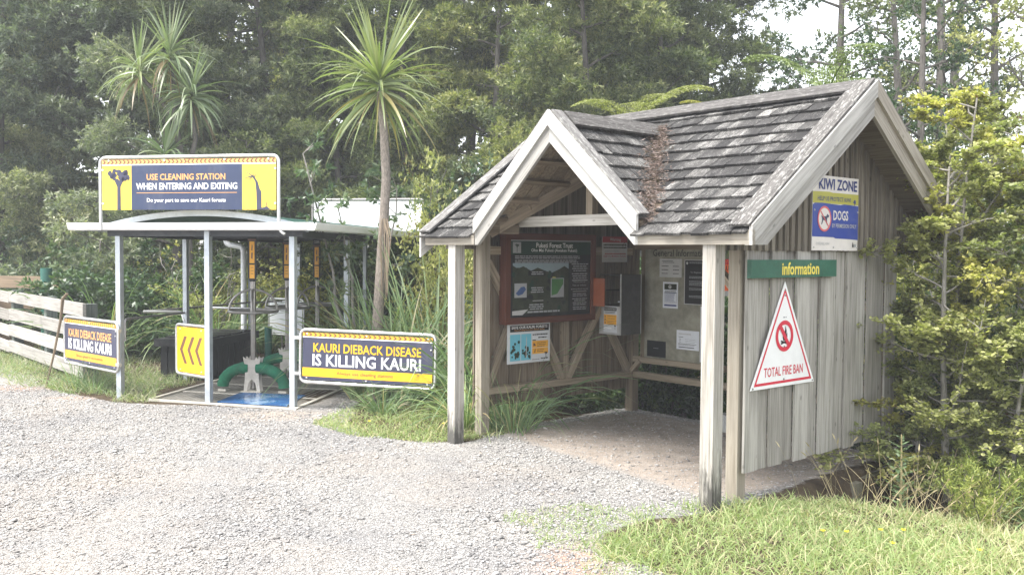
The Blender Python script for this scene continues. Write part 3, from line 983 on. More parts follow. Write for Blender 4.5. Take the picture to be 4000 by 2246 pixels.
# barge boards: an upper board and a lower one set back behind it
ZF = 2.126
def barge(b, tip, top, mk, off, zt, zp, up_h, tot, mat, back):
    """tip, top: horizontal coordinate of tip and peak; mk(h, z) makes a point"""
    sl = (zp - zt) / (top - tip)
    d = off
    q = [mk(tip, zt - up_h), mk(top, zp - up_h), mk(top, zp), mk(tip, zt)]
    b.prism(q, d, M[mat], Vector(q[1]) - Vector(q[0]))
def barge2(b, tip, top, mk, off, zt, zp, up_h, tot, mat):
    sl = abs((zp - zt) / (top - tip))
    sg = 1 if top > tip else -1
    de = max(0.0, (ZF - (zt - tot)) / sl)
    if zt - tot >= ZF: de = 0
    q = [mk(tip, ZF), mk(tip + sg * de, ZF), mk(top, zp - tot), mk(top, zp - up_h), mk(tip, zt - up_h)]
    b.prism(q, off, M[mat], Vector(q[2]) - Vector(q[1]))
for (tip) in (VE - .01, VB + .01):
    z0, z1 = ZE + 0.035, ZR + 0.03
    kpart('barge_board', lambda b: barge(b, tip, VP, lambda h, z: (h, -O1 - .045, z), (0, 0.03, 0), z0, z1, 0.15, 0.31, 'fascia' if tip > 1 else 'barge', 0))
    kpart('barge_board', lambda b: barge2(b, tip, VP, lambda h, z: (h, -O1 - .016, z), (0, 0.035, 0), z0, z1, 0.15, 0.315, 'fascia' if tip > 1 else 'barge'))
    kpart('barge_board', lambda b: barge(b, tip, VP, lambda h, z: (h, UL + .015, z), (0, 0.03, 0), z0, z1, 0.28, 0.31, 'barge', 0))
for s in (-1, 1):
    tip = UD + s * (HW + .015)
    z0, z1 = 2.355 + 0.03, ZD + 0.04
    kpart('barge_board', lambda b: barge(b, tip, UD, lambda h, z: (VD - .05, h, z), (0.03, 0, 0), z0, z1, 0.145, 0.30, 'barge', 0))
    kpart('barge_board', lambda b: barge2(b, tip, UD, lambda h, z: (VD - .022, h, z), (0.035, 0, 0), z0, z1, 0.145, 0.30, 'barge'))
# fascias
def f(b):
    b.box((VE - .005, -O1 - .045, ZF), (VE + .027, UD - HW - .02, ZE + 0.0), M['fascia'], 1)
kpart('fascia', f)
def f(b):
    b.box((VE - .005, UD + HW + .02, ZF), (VE + .027, UL - .06, ZE - 0.01), M['fascia'], 1)
kpart('fascia', f)
def f(b):
    b.box((VB - .03, -O1 - .02, ZF), (VB + .005, UL - .06, ZE), M['fascia'], 1)
kpart('fascia', f)
# notice board filling the upper half of the back wall
def f(b):
    b.box((2.522, 2.06, 0.73), (2.537, 3.215, 2.10), M['ply'], 2)
kpart('notice_board', f)

# dead leaves lodged in the roof valley
def valley_litter():
    rng = np.random.default_rng(5)
    n = 2600
    t = rng.uniform(0, 1, n) ** 0.9
    c0 = np.array([-0.44, UD - HW - 0.02, 2.32]); c1 = np.array([0.98, UD - 0.06, 3.34])
    P = c0 + (c1 - c0) * t[:, None]
    wd = (0.022 + 0.05 * np.sin(np.pi * np.clip(t, 0, 1)) ** 0.7)
    P[:, 1] += rng.normal(size=n) * wd - 0.035
    P[:, 0] += rng.normal(size=n) * wd * 0.6
    zz = np.maximum(ZR - SL * np.abs(P[:, 0] - VP), np.where(np.abs(P[:, 1] - UD) < HW, ZD - DS * np.abs(P[:, 1] - UD), 0))
    P[:, 2] = zz + 0.022 + rng.uniform(0.0, 0.03, n)
    D = rand_dirs(n, rng); D[:, 2] *= 0.35
    V, F = leaf_quads(P, D, rng.uniform(0.02, 0.075, n), rng.uniform(0.004, 0.012, n), rng)
    W = V @ np.array([[KV.x, KV.y, 0], [KU.x, KU.y, 0], [0, 0, 1]]) + np.array(KO)
    o = link('leaf_litter', np_mesh('leaf_litter', W, F, [M['litter']], dict(rnd=np.repeat(rng.random(n), 4), tint=np.repeat(rng.random(n), 4))))
    tag(o, 'brown dead leaves and twigs heaped in the roof valley', 'leaf litter', kind='stuff')
valley_litter()

# retaining board beside the shelter
rb = empty('retaining_board', K(0.9, -0.14, 0.0), KYAW, 'low dark timber retaining board holding the shelter floor on the right', 'retaining wall')
b = MB()
b.hexa([(0, 0, -.5), (0, 0.05, -.5), (0, 0.05, -.10), (0, 0, -.10), (1.95, 0, -.6), (1.95, 0.05, -.6), (1.95, 0.05, -.015), (1.95, 0, -.015)], M['retain'], 1.95)
b.build('board', rb)
b = MB(); b.box((0.66, -0.075, -0.7), (0.78, -0.004, -.075), M['retain'], 2); b.build('peg', rb)
b = MB(); b.box((1.72, -0.075, -0.7), (1.84, -0.004, -.02), M['retain'], 2); b.build('peg', rb)
cb = MB(); cb.box((-.1, -.1, -.05), (.1, .1, 0.16), M['concrete']); cb.box((-.08, -.08, 0.16), (.08, .08, 0.2), M['concrete'])
o = cb.build('concrete_block'); o.location = K(2.40, 1.86, 0.0); o.rotation_euler = (0, 0, KYAW)
tag(o, 'pale concrete block on the ground between the two right posts', 'concrete block')

# ------------------------------------------------------------------ signs on the shelter
def ksign(name, label, cat, v, u, z, w, h, face, board='white', **kw):
    """face 'u': on a side wall, seen from the right; face 'v': on the back wall, seen from the front"""
    x = KV if face == 'u' else -KU
    return Sign(name, label, cat, K(v, u, z), x, ZUP, w, h, board=board, **kw)

def tree_shape(s, cx, y0, sc, mat, lay=2):
    """spreading tree, sizes in metres"""
    s.poly([(cx - .055 * sc, y0), (cx + .055 * sc, y0), (cx + .05 * sc, y0 + .62 * sc), (cx + .13 * sc, y0 + .78 * sc), (cx - .13 * sc, y0 + .78 * sc), (cx - .05 * sc, y0 + .62 * sc)], mat, lay, False)
    rng = random.Random(3)
    for i in range(26):
        a = rng.uniform(0, 6.28); r = rng.uniform(0.05, 1) ** .6
        px, py = cx + .30 * sc * r * math.cos(a), y0 + .93 * sc + .16 * sc * r * math.sin(a)
        q = rng.uniform(.05, .085) * sc
        n = 7
        s.poly([(px + q * rng.uniform(.7, 1.2) * math.cos(6.28 * k / n), py + q * rng.uniform(.6, 1.1) * math.sin(6.28 * k / n)) for k in range(n)], mat, lay + (i % 3) * .12, False)

# big panel in its red-brown frame, on the left wall
s = ksign('framed_sign', 'large dark landscape information panel in a red-brown timber frame on the left wall', 'framed sign', 0.357, 3.345, 1.31, 1.30, 0.885, 'u', 'charcoal')
s.rect(0, .81, 1, 1, 'dkgreen', 1); s.rect(0.0, 0.985, 1, 1, 'greytext', 2)
s.rect(.035, .83, .13, .97, 'greytext', 2); tree_shape(s, .107, .745, .085, 'dkgreen', 4)
s.write('Puketi Forest Trust', .31, .90, .765, .965, 'white', 3, .012)
s.write('Oho Mai Puketi (Awaken Puketi)', .25, .835, .82, .888, 'white', 3, .006)
s.lines(.06, .795, .93, 2, .024, .012, 'greytext', 2); s.lines(.06, .74, .93, 2, .024, .012, 'greytext', 2)
s.rect(.035, .045, .715, .70, 'photodark', 1)
s.poly([(.035, .70), (.715, .70), (.715, .62), (.66, .66), (.60, .62), (.5, .57), (.42, .60), (.33, .64), (.25, .60), (.16, .66), (.09, .63), (.035, .67)], 'photosky', 2)
rr = random.Random(4)
for i in range(60):
    px, py, q = rr.uniform(.04, .68), rr.uniform(.10, .58), rr.uniform(.012, .035)
    s.poly([(px + q * math.cos(6.28 * k / 6) * rr.uniform(.6, 1.2), py + q * 1.3 * math.sin(6.28 * k / 6) * rr.uniform(.6, 1.2)) for k in range(6)], ('photodark', 'dkgreen', 'charcoal', 'olive')[i % 4 if i % 11 == 0 else i % 3], 2 + (i % 5) * .1)
s.rect(.06, .48, .20, .64, 'photodark', 3); s.rect(.055, .255, .20, .44, 'greytext', 3); s.rect(.055, .07, .20, .22, 'photodark', 3)
s.poly([(.07, .31), (.13, .39), (.17, .40), (.19, .36), (.15, .30), (.10, .28)], 'bluephoto', 4)
s.rect(.49, .245, .655, .50, 'greytext', 3); s.poly([(.50, .27), (.50, .49), (.645, .49), (.645, .42), (.57, .29)], 'midgreen', 4)
s.rect(.215, .535, .425, .60, 'charcoal', 3); s.lines(.25, .59, .40, 2, .026, .014, 'greytext', 4, center=True)
s.lines(.24, .385, .41, 3, .028, .014, 'greytext', 4, center=True)
s.rect(.27, .205, .40, .213, 'greypaper', 4)
s.lines(.22, .165, .41, 3, .028, .014, 'greytext', 4, center=True)
s.poly([(.03, .03), (.03, .085), (.22, .10), (.15, .03)], 'greypaper', 4)
s.lines(.21, .075, .62, 1, .03, .022, 'greytext', 4, 0.05)
s.rect(.73, .04, .985, .70, 'black', 2)
s.lines(.745, .69, .975, 4, .03, .012, 'greytext', 3, .3, True); s.lines(.745, .56, .975, 4, .03, .012, 'greytext', 3, .3, True)
s.rect(.77, .462, .95, .468, 'greypaper', 3); s.rect(.77, .31, .95, .316, 'greypaper', 3)
s.write('Please join us', .78, .425, .93, .452, 'greytext', 3); s.write('Visit our website', .765, .385, .945, .412, 'greytext', 3)
s.write('www.puketi.org.nz', .745, .328, .97, .362, 'greytext', 3)
for y in (.285, .22, .165, .105):
    s.lines(.755, y, .965, 2, .026, .01, 'greytext', 3, .35, True)
fr = MB()
W0, H0, fw = s.w, s.h, 0.075
for (a, c) in (((-fw, -fw), (W0 + fw, 0.0)), ((-fw, H0), (W0 + fw, H0 + fw))):
    fr.box((a[0], a[1], -.09), (c[0], c[1], .022), M['redframe'], 0)
for (a, c) in (((-fw, 0.0), (0.0, H0)), ((W0, 0.0), (W0 + fw, H0))):
    fr.box((a[0], a[1], -.09), (c[0], c[1], .022), M['redframe'], 1)
fr.build('frame', s.root)
s.done()

s = ksign('forest_poster', 'grey poster with two tree photos and yellow boxes under the large framed panel', 'poster', 0.378, 3.40, 0.775, 0.665, 0.455, 'u', 'signgrey')
s.rect(.06, .80, .97, .965, 'black', 1)
s.write('SAVE OUR KAURI FORESTS', .09, .875, .93, .945, 'white', 3, .02)
s.write('They are dying from kauri dieback disease', .15, .815, .86, .86, 'peach', 3)
for x0, x1 in ((.06, .30), (.315, .55)):
    s.rect(x0, .07, x1, .74, 'cyan', 1)
    for i in range(22):
        px, py, q = rr.uniform(x0 + .03, x1 - .03), rr.uniform(.11, .56 if x0 < .2 else .40), rr.uniform(.015, .035)
        s.poly([(min(x1, max(x0, px + q * math.cos(6.28 * k / 6))), py + q * 1.5 * math.sin(6.28 * k / 6)) for k in range(6)], ('photodark', 'dkgreen')[i % 2], 2 + (i % 4) * .1)
s.poly([(.42, .12), (.44, .12), (.445, .62), (.43, .70)], 'greypaper', 3)
s.lines(.58, .72, .95, 1, .05, .03, 'charcoal', 2, .05)
s.write('ACT NOW', .585, .60, .70, .64, 'white', 3, .02); s.lines(.715, .64, .92, 1, .05, .03, 'charcoal', 2, .05)
s.rect(.575, .37, .955, .545, 'amber', 1); s.rect(.575, .21, .955, .36, 'amber', 1); s.rect(.58, .55, .66, .575, 'black', 1)
s.lines(.69, .50, .92, 3, .045, .015, 'brown', 2); s.lines(.69, .32, .88, 2, .045, .015, 'brown', 2)
s.poly([(.60, .41), (.60, .49), (.635, .48), (.66, .42)], 'brown', 2); s.poly([(.62, .24), (.64, .34), (.655, .33), (.645, .24)], 'brown', 2)
tree_shape(s, .60, .035, .07, 'charcoal', 2); s.lines(.78, .10, .95, 1, .05, .03, 'charcoal', 2, 0); s.lines(.57, .075, .75, 1, .03, .012, 'charcoal', 2, 0)
s.done()

s = ksign('warning_sign', 'white warning notice with a red top band on the left wall beside the framed panel', 'warning sign', 1.915, 3.39, 1.937, 0.457, 0.318, 'u', 'greypaper')
s.rect(0, .77, 1, 1, 'darkred', 1); s.write('Warning', .29, .80, .73, .945, 'greypaper', 3, .015)
s.lines(.04, .70, .98, 2, .105, .05, 'charcoal', 2, .05); s.ring(.40, .21, .033, .027, 'charcoal', 2)
s.lines(.09, .45, .75, 1, .1, .04, 'greytext', 2); s.lines(.09, .35, .95, 1, .1, .04, 'darkred', 2, .05)
s.write('KEEP TO MARKED TRACKS', .05, .20, .95, .27, 'darkred', 3, .01); s.lines(.2, .14, .8, 2, .06, .02, 'greytext', 2, .1, True)
s.done()

# leaflet cabinet in the back left corner
cab = empty('leaflet_cabinet', K(1.955, 3.46, 1.045), KYAW, 'grey metal leaflet cabinet with open shelves in the back left corner', 'leaflet cabinet')
b = MB()
x0, x1, y0, y1 = 0.0, 0.375, -0.35, 0.0         # depth, width towards the room
for a, c in (((x0, y0, 0), (x1, y1, .012)), ((x0, y0, .352), (x1, y1, .364)), ((x0, y0, .73), (x1, y1, .742)), ((x0, y0, .012), (x1, y0 + .012, .352)),
             ((x0, y0, .364), (x1, y0 + .012, .73)), ((x1 - .012, y0 + .012, .012), (x1, y1, .352)), ((x1 - .012, y0 + .012, .364), (x1, y1, .73)), ((x0 + .1, y0 + .012, .54), (x1 - .012, y1, .548))):
    b.box(a, c, M['perspex'], 0)
b.build('body', cab)
b = MB(); b.box((x0 - .006, y0 + .013, .013), (x0 + .006, y1, .351), M['alum'], 2); b.build('front_panel', cab)
b = MB()
for a, c in (((x0 - .009, y0 - .006, 0), (x0 + .006, y0 + .006, .75)), ((x1 - .01, y0 - .006, 0), (x1, y0 - .001, .75)), ((x0 - .012, y0 + .01, 0), (x0 - .0065, y1, .012))):
    b.box(a, c, M['alum'], 2)
b.build('edge_trim', cab)
b = MB(); b.box((-.262, -.32, .36), (-.25, .0, .70), M['orangeplate'], 2); b.box((-.25, -.02, .40), (.0, .0, .44), M['perspex'], 0); b.build('door', cab)
b = MB(); b.box((x0 + .10, y0 + .02, .395), (x0 + .2, y0 + .14, .41), M['paper'], 0); b.box((x0 + .06, y0 + .012, .372), (x0 + .19, y0 + .03, .40), M['paper'], 0); b.build('leaflet', cab)
s = Sign('leaflet_poster', 'small grey poster with yellow boxes on the front of the leaflet cabinet', 'poster', K(1.945, 3.46 - .075, 1.07), -KU, ZUP, 0.225, 0.325, board='signgrey', thick=.003)
s.rect(.04, .83, .97, .955, 'black', 1); s.write('SAVE OUR KAURI FORESTS', .07, .87, .93, .92, 'white', 3, .01)
s.lines(.1, .80, .9, 2, .05, .02, 'charcoal', 2); s.rect(.03, .30, .97, .68, 'amber', 1); s.rect(.03, .44, .97, .45, 'brown', 2)
s.lines(.3, .63, .9, 2, .09, .018, 'brown', 2); s.lines(.3, .40, .85, 2, .06, .018, 'brown', 2)
for y in (.57, .47, .34):
    s.poly([(.08, y), (.12, y + .07), (.18, y + .02), (.2, y)], 'brown', 2)
s.rect(.02, .13, .6, .2, 'white', 1); tree_shape(s, .195, .04, .05, 'charcoal', 2)
s.done()

# painted heading and notices on the back board
s = ksign('notice_heading', 'faded black lettering General Information along the top of the notice board', 'lettering', 2.52, 3.085, 2.015, 0.86, 0.085, 'v', 'ply', thick=.004)
s.write('General Information', .0, .0, 1.0, 1.0, 'plyink', 2, .005); s.done()
def notice(label, u1, u0, z0, z1, board, v=2.518):
    return ksign('notice', label, 'notice', v, u1, z0, u1 - u0, z1 - z0, 'v', board, group='notices pinned to the back board', thick=.003)
s = notice('white landscape sheet with columns of print, top left of the notice board', 2.976, 2.63, 1.757, 1.984, 'greypaper')
s.lines(.12, .90, .65, 1, .1, .03, 'charcoal', 2); s.lines(.15, .82, .7, 1, .1, .03, 'charcoal', 2, .1)
for y in (.62, .42, .22):
    s.lines(.10, y, .42, 1, .1, .035, 'charcoal', 2, .1); s.lines(.62, y, .90, 1, .1, .035, 'charcoal', 2, .1)
s.lines(.1, .1, .5, 1, .05, .02, 'greytext', 2); s.done()
s = notice('black poster with white print, right of the white sheets on the notice board', 2.585, 2.12, 1.435, 1.976, 'black')
s.poly([(.06, .91), (.06, .95), (.12, .95), (.12, .91), (.09, .89)], 'greypaper', 2); s.lines(.16, .95, .75, 2, .02, .01, 'greytext', 2)
s.write('To Register', .2, .70, .56, .735, 'greypaper', 3)
s.rect(0, .985, 1, 1, 'greypaper', 1); s.rect(0, 0, .02, 1, 'greypaper', 1); s.rect(0, 0, 1, .015, 'greypaper', 1)
for y, n in ((.63, 2), (.53, 4), (.37, 2), (.2, 2)):
    s.lines(.16, y, .9, n, .03, .012, 'greytext', 2)
s.done()
s = notice('white portrait sheet with a picture band and a blue text box on the notice board', 2.918, 2.682, 1.374, 1.698, 'paper')
s.rect(.10, .71, .92, .93, 'photodark', 1); s.disc(.112, .265, .024, 'greypaper', 2); tree_shape(s, .112, .245, .03, 'black', 4)
s.lines(.14, .67, .9, 2, .05, .02, 'charcoal', 2, .1, True); s.rect(.10, .20, .92, .585, 'greytext', 1); s.rect(.12, .215, .90, .575, 'paper', 2)
s.lines(.15, .56, .88, 8, .042, .016, 'dkblue', 3); s.rect(.10, .08, .92, .14, 'dkblue', 1); s.rect(.10, .585, .92, .605, 'dkblue', 2); s.done()
s = notice('white landscape sheet with a thick black underline, low on the notice board', 2.693, 2.352, 0.88, 1.115, 'paper')
s.lines(.1, .84, .7, 1, .1, .06, 'greypaper', 2); s.lines(.1, .66, .35, 1, .1, .025, 'charcoal', 2)
for y in (.56, .48, .40):
    s.lines(.13, y, .22, 1, .1, .02, 'charcoal', 2); s.lines(.4, y, .92, 1, .1, .02, 'greytext', 2)
s.lines(.08, .31, .92, 2, .06, .022, 'charcoal', 2); s.rect(.1, .10, .80, .14, 'charcoal', 2); s.done()
s = notice('white sheet half hidden behind the front post at the edge of the notice board', 2.335, 2.10, 0.75, 1.42, 'paper')
s.lines(.2, .9, .8, 10, .05, .012, 'greytext', 2); s.done()
s = notice('small dark grey plate at the bottom left of the notice board', 3.165, 2.863, 0.75, 0.953, 'charcoal')
s.lines(.35, .55, .65, 1, .1, .02, 'greytext', 2); s.done()
s = Sign('orange_notice', 'bright orange notice glimpsed between the two right posts', 'notice', K(2.50, 1.985, 1.56), -KU, ZUP, 0.38, 0.43, board='neon')
s.rect(0, .86, 1, 1, 'red', 1); s.rect(0, 0, 1, .14, 'greypaper', 1); s.write('W', .03, .88, .2, .98, 'neon', 3, .01)
s.write('U', .07, .70, .17, .82, 'black', 3); s.write('In', .06, .42, .19, .54, 'black', 3); s.done()
b = MB(); b.box((0, 0, 0), (.02, .05, .62), M['inner'], 2); o = b.build('notice_batten', s.root); o.matrix_parent_inverse = Matrix.Identity(4)
o.rotation_euler = (R(-90), 0, 0); o.location = (.2, -.06, -.008)

# outside the right wall
s = ksign('information_board', 'green painted timber board lettered information at the top of the right wall', 'sign', 0.003, -0.102, 1.855, 1.33, 0.152, 'u', 'signgreen', thick=.042)
s.write('information', .335, .14, .775, .86, 'routed', 2, .022); s.done()
tw, tz = 0.978, 0.905
s = ksign('fire_ban_sign', 'white triangular sign with red border and struck-out campfire under the green board', 'sign', 0.066, -0.068, 0.915, tw, tz, 'u', 'white', outline=[(0, 0), (tw, 0), (tw / 2, tz)])
def inset(d):
    # triangle inset by d metres
    P = [Vector((0, 0)), Vector((tw, 0)), Vector((tw / 2, tz))]
    c = Vector((tw / 2, tz / 3 * 1.03)); r = tz / 3
    return [tuple(c + (p - c) * (1 - d / r)) for p in P]
o1, o2 = inset(.028), inset(.05)
for i in range(3):
    j = (i + 1) % 3
    s.poly([o1[i], o1[j], o2[j], o2[i]], 'red', 1, False)
cx, cy = tw / 2, 0.435
s.ring(cx, cy, .135, .098, 'red', 3)
a = math.radians(-52)
dx, dy = math.cos(a), math.sin(a)
s.poly([(cx - dx * .11 - dy * .02, cy - dy * .11 + dx * .02), (cx - dx * .11 + dy * .02, cy - dy * .11 - dx * .02), (cx + dx * .11 + dy * .02, cy + dy * .11 - dx * .02), (cx + dx * .11 - dy * .02, cy + dy * .11 + dx * .02)], 'red', 4, False)
s.poly([(cx + .012, cy + .088), (cx + .03, cy + .045), (cx + .028, cy + .01), (cx + .04, cy + .03), (cx + .045, cy - .01), (cx + .03, cy - .04), (cx - .018, cy - .04), (cx - .028, cy - .01), (cx - .012, cy + .025), (cx + .008, cy + .05)], 'black', 2, False)
for d in (1, -1):
    s.poly([(cx - .055, cy - .055 - d * .012 - .008), (cx - .055, cy - .055 - d * .012 + .008), (cx + .05, cy - .055 + d * .012 + .008), (cx + .05, cy - .055 + d * .012 - .008)], 'black', 2, False)
s.write('TOTAL FIRE BAN', .195, .105, .805, .195, 'red', 2, .008)
s.bolts([(cx, tz - .075), (cx, tz - .12), (cx, cy - .09), (cx, .062), (.03, .015), (tw - .03, .015)], .008, 'stain_steel')
s.lines(.475, .665, .53, 1, .05, .012, 'greytext', 1, 0)
s.done()

s = ksign('wildlife_zone_sign', 'blue white and olive rectangular sign with crossed-out dog high on the right gable', 'sign', 0.93, -0.088, 2.09, 0.79, 0.672, 'u', 'pinkwhite')
s.rect(0, .63, 1, .78, 'olive', 1); s.poly([(0, .78), (.35, .79), (.55, .76), (.85, .765), (1, .75), (1, .70), (0, .70)], 'olive', 1.5)
s.rect(0, .20, 1, .61, 'blue', 1); s.poly([(.04, .63), (.2, .635), (.6, .62), (.68, .635), (1, .62), (1, .5), (0, .5), (0, .60)], 'blue', 1.5)
s.poly([(0, .20), (0, .185), (.45, .18), (.5, .165), (.8, .16), (1, .15), (1, .25), (0, .25)], 'blue', 1.5)
s.write('KIWI ZONE', .12, .815, .96, .965, 'dkblue', 3, .028)
s.write('HELP US PROTECT KIWI', .10, .665, .82, .725, 'dkblue', 3, .006)
s.write('DOGS', .44, .41, .77, .545, 'pinkwhite', 3, .02)
s.write('BY PERMISSION ONLY', .42, .31, .96, .365, 'greypaper', 3, .004)
s.write('DOGS KILL KIWI', .08, .075, .36, .11, 'greytext', 3)
s.disc(.196, .285, .108, 'pinkwhite', 3); s.ring(.196, .285, .115, .097, 'pinkred', 4)
c0, c1 = .196, .285
s.poly([(c0 - .06, c1 + .03), (c0 - .04, c1 + .022), (c0 + .025, c1 + .022), (c0 + .045, c1 + .045), (c0 + .075, c1 + .03), (c0 + .07, c1 + .015), (c0 + .045, c1 + .008), (c0 + .04, c1 - .01),
        (c0 + .048, c1 - .05), (c0 + .036, c1 - .05), (c0 + .02, c1 - .015), (c0 - .025, c1 - .012), (c0 - .028, c1 - .028), (c0 - .045, c1 - .052), (c0 - .056, c1 - .05), (c0 - .044, c1 - .02), (c0 - .042, c1 + .005)], 'navy', 4.5, False)
s.poly([(c0 - .071, c1 + .062), (c0 - .062, c1 + .071), (c0 + .071, c1 - .062), (c0 + .062, c1 - .071)], 'pinkred', 5, False)
s.poly([(.70, .455), (.715, .475), (.735, .472), (.742, .45), (.735, .435), (.722, .432), (.722, .418), (.714, .418), (.716, .436), (.705, .445), (.685, .448)], 'dkblue', 3, False)
s.poly([(.69, .045), (.70, .085), (.715, .05), (.712, .03), (.698, .03)], 'charcoal', 3, False); s.rect(.91, .05, .96, .09, 'greytext', 3)
s.bolts([(.03, .36), (.78, .36), (.03, .03), (.36, .03), (.78, .03)], .008, 'alum')
s.done()

# ------------------------------------------------------------------ the cleaning station
# s runs along the front from the right post to the left post, t runs back along the axis
SP3, SP1 = Vector((-2.80, 11.79, 0)), Vector((-5.34, 12.54, 0))
AX = Vector((math.sin(R(9.6)), math.cos(R(9.6)), 0))
LF = SP1 - SP3
def ST(s, t, z=0.0):
    return SP3 + LF * s + AX * t + ZUP * z
DEPTH = 6.3
st = empty('cleaning_station', SP3, 0, 'galvanised boot cleaning shelter with green arched roof and white gutters', 'cleaning station')
def L(s, t, z=0.0):
    return ST(s, t, z) - SP3
def spart(name, fill, smooth=False):
    b = MB(); fill(b)
    return b.build(name, st, smooth)
LFu = LF.normalized()
def sq(b, p0, p1, w, mat, up=None):
    b.beam(p0, p1, w, w, M[mat], up if up is not None else LFu)
def station_post(p, zt=2.31, w=0.074):
    b = MB(); p = Vector(p) - SP3
    sq(b, p + ZUP * -.3, p + ZUP * zt, w, 'galv')
    b.build('post', st)
for p in (SP3, Vector((-3.99, 12.11, 0)), SP1):
    station_post(p)
for p in (ST(1, 1.75), ST(0, 2.0), ST(1, 4.0)):
    station_post(p, 2.28, .068)
for p in (ST(1, 6.2), ST(0.45, 6.2), ST(0, 6.2)):
    station_post(p, 2.24, .066)
# gutters
def gutter(b, a, c, out):
    a, c, out = Vector(a), Vector(c), Vector(out).normalized()
    prof = [(0, 0.0), (.085, 0.0), (.10, .012), (.125, .085), (.125, .098), (.112, .098), (.112, .090), (.09, .02), (.012, .012), (.012, .085), (0, .085)]
    vs = []; n = len(prof)
    for p in (a, c):
        vs += [p + out * x + ZUP * z for x, z in prof]
    fs = [(i, (i + 1) % n, n + (i + 1) % n, n + i) for i in range(n)] + [tuple(range(n))[::-1], tuple(range(n, 2 * n))]
    b.add(vs, fs, M['gutter'])
GF = -0.17
GR, GL = -0.155, 1.21
zg0, zg1 = 2.305, 2.27
spart('gutter', lambda b: gutter(b, L(GL + .03, GF, zg0), L(GR - .0, GF, zg0), -AX))
spart('gutter', lambda b: gutter(b, L(GR + .03, GF - .12, zg0 - .001), L(GR + .03, DEPTH + .2, zg1), -LFu))
spart('gutter', lambda b: gutter(b, L(GL - .01, GF - .02, zg0 - .001), L(GL - .01, DEPTH + .2, zg1), LFu))
# beams under the roof
def f(b):
    for t in (0.0, 2.0, 4.0, DEPTH - .1):
        sq(b, L(-.06, t, 2.27), L(1.06, t, 2.27), .08, 'underside', ZUP)
    for s_ in (0.0, 1.0):
        sq(b, L(s_, .045, 2.265), L(s_, DEPTH - .15, 2.235), .085, 'underside', ZUP)
    sq(b, L(-.12, -.12, 2.33), L(1.17, -.12, 2.33), .06, 'underside', ZUP)
spart('roof_beam', f)
# the arched roof sheet and its end arches
AR0, AR1, RISE, ZA = -0.03, 1.04, 0.165, 2.385
def arch(k):
    return AR0 + (AR1 - AR0) * k, ZA + RISE * (1 - (2 * k - 1) ** 2)
def f(b):
    n = 60
    tt = [(-0.05 + (DEPTH + .1) * j / 30) for j in range(31)]
    for side, dz in ((0, 0), (1, -.012)):
        vs, fs = [], []
        for j, t in enumerate(tt):
            for i in range(n + 1):
                s_, z = arch(i / n)
                z += 0.010 * math.sin(i / n * math.pi * 2 * 16) + dz - t * 0.005
                vs.append(L(s_, t, z))
        for j in range(30):
            for i in range(n):
                q = (j * (n + 1) + i, j * (n + 1) + i + 1, (j + 1) * (n + 1) + i + 1, (j + 1) * (n + 1) + i)
                fs.append(q if side == 0 else q[::-1])
        b.add(vs, fs, M['greenroof'])
spart('roof', f, True)
def f(b):
    n = 24
    P = []
    for i in range(n + 1):
        s_, z = arch(-.06 + 1.12 * i / n); P.append((s_, z))
    for i in range(n):
        (s0, z0), (s1, z1) = P[i], P[i + 1]
        b.hexa([L(s0, -.10, z0 - .055), L(s0, -.055, z0 - .055), L(s0, -.055, z0 + .02), L(s0, -.10, z0 + .02),
                L(s1, -.10, z1 - .055), L(s1, -.055, z1 - .055), L(s1, -.055, z1 + .02), L(s1, -.10, z1 + .02)], M['galv'])
spart('arch_beam', f)
def f(b):
    for s_ in (-.055, 1.07):
        for t in [i * .5 for i in range(13)]:
            sq(b, L(s_, t, 2.33), L(s_, t, 2.40), .05, 'galv')
    b.prism([L(AR0 + .01, -.05, ZA - .0), L(GR + .035, -.05, zg0 + .09), L(GR + .035, DEPTH, zg1 + .09), L(AR0 + .01, DEPTH, ZA - .04)], (0, 0, .012), M['greenroof'])
    b.prism([L(AR1 - .01, -.05, ZA - .0), L(GL - .015, -.05, zg0 + .09), L(GL - .015, DEPTH, zg1 + .09), L(AR1 - .01, DEPTH, ZA - .04)], (0, 0, .012), M['greenroof'])
spart('roof_apron', f)
spart('downpipe', lambda b: b.tube(rounded([L(1.19, 4.0, 2.30), L(1.19, 4.0, 2.16), L(1.035, 3.9, 2.10), L(1.035, 3.9, 0.05)], .09), .05, M['pipe'], 12), True)
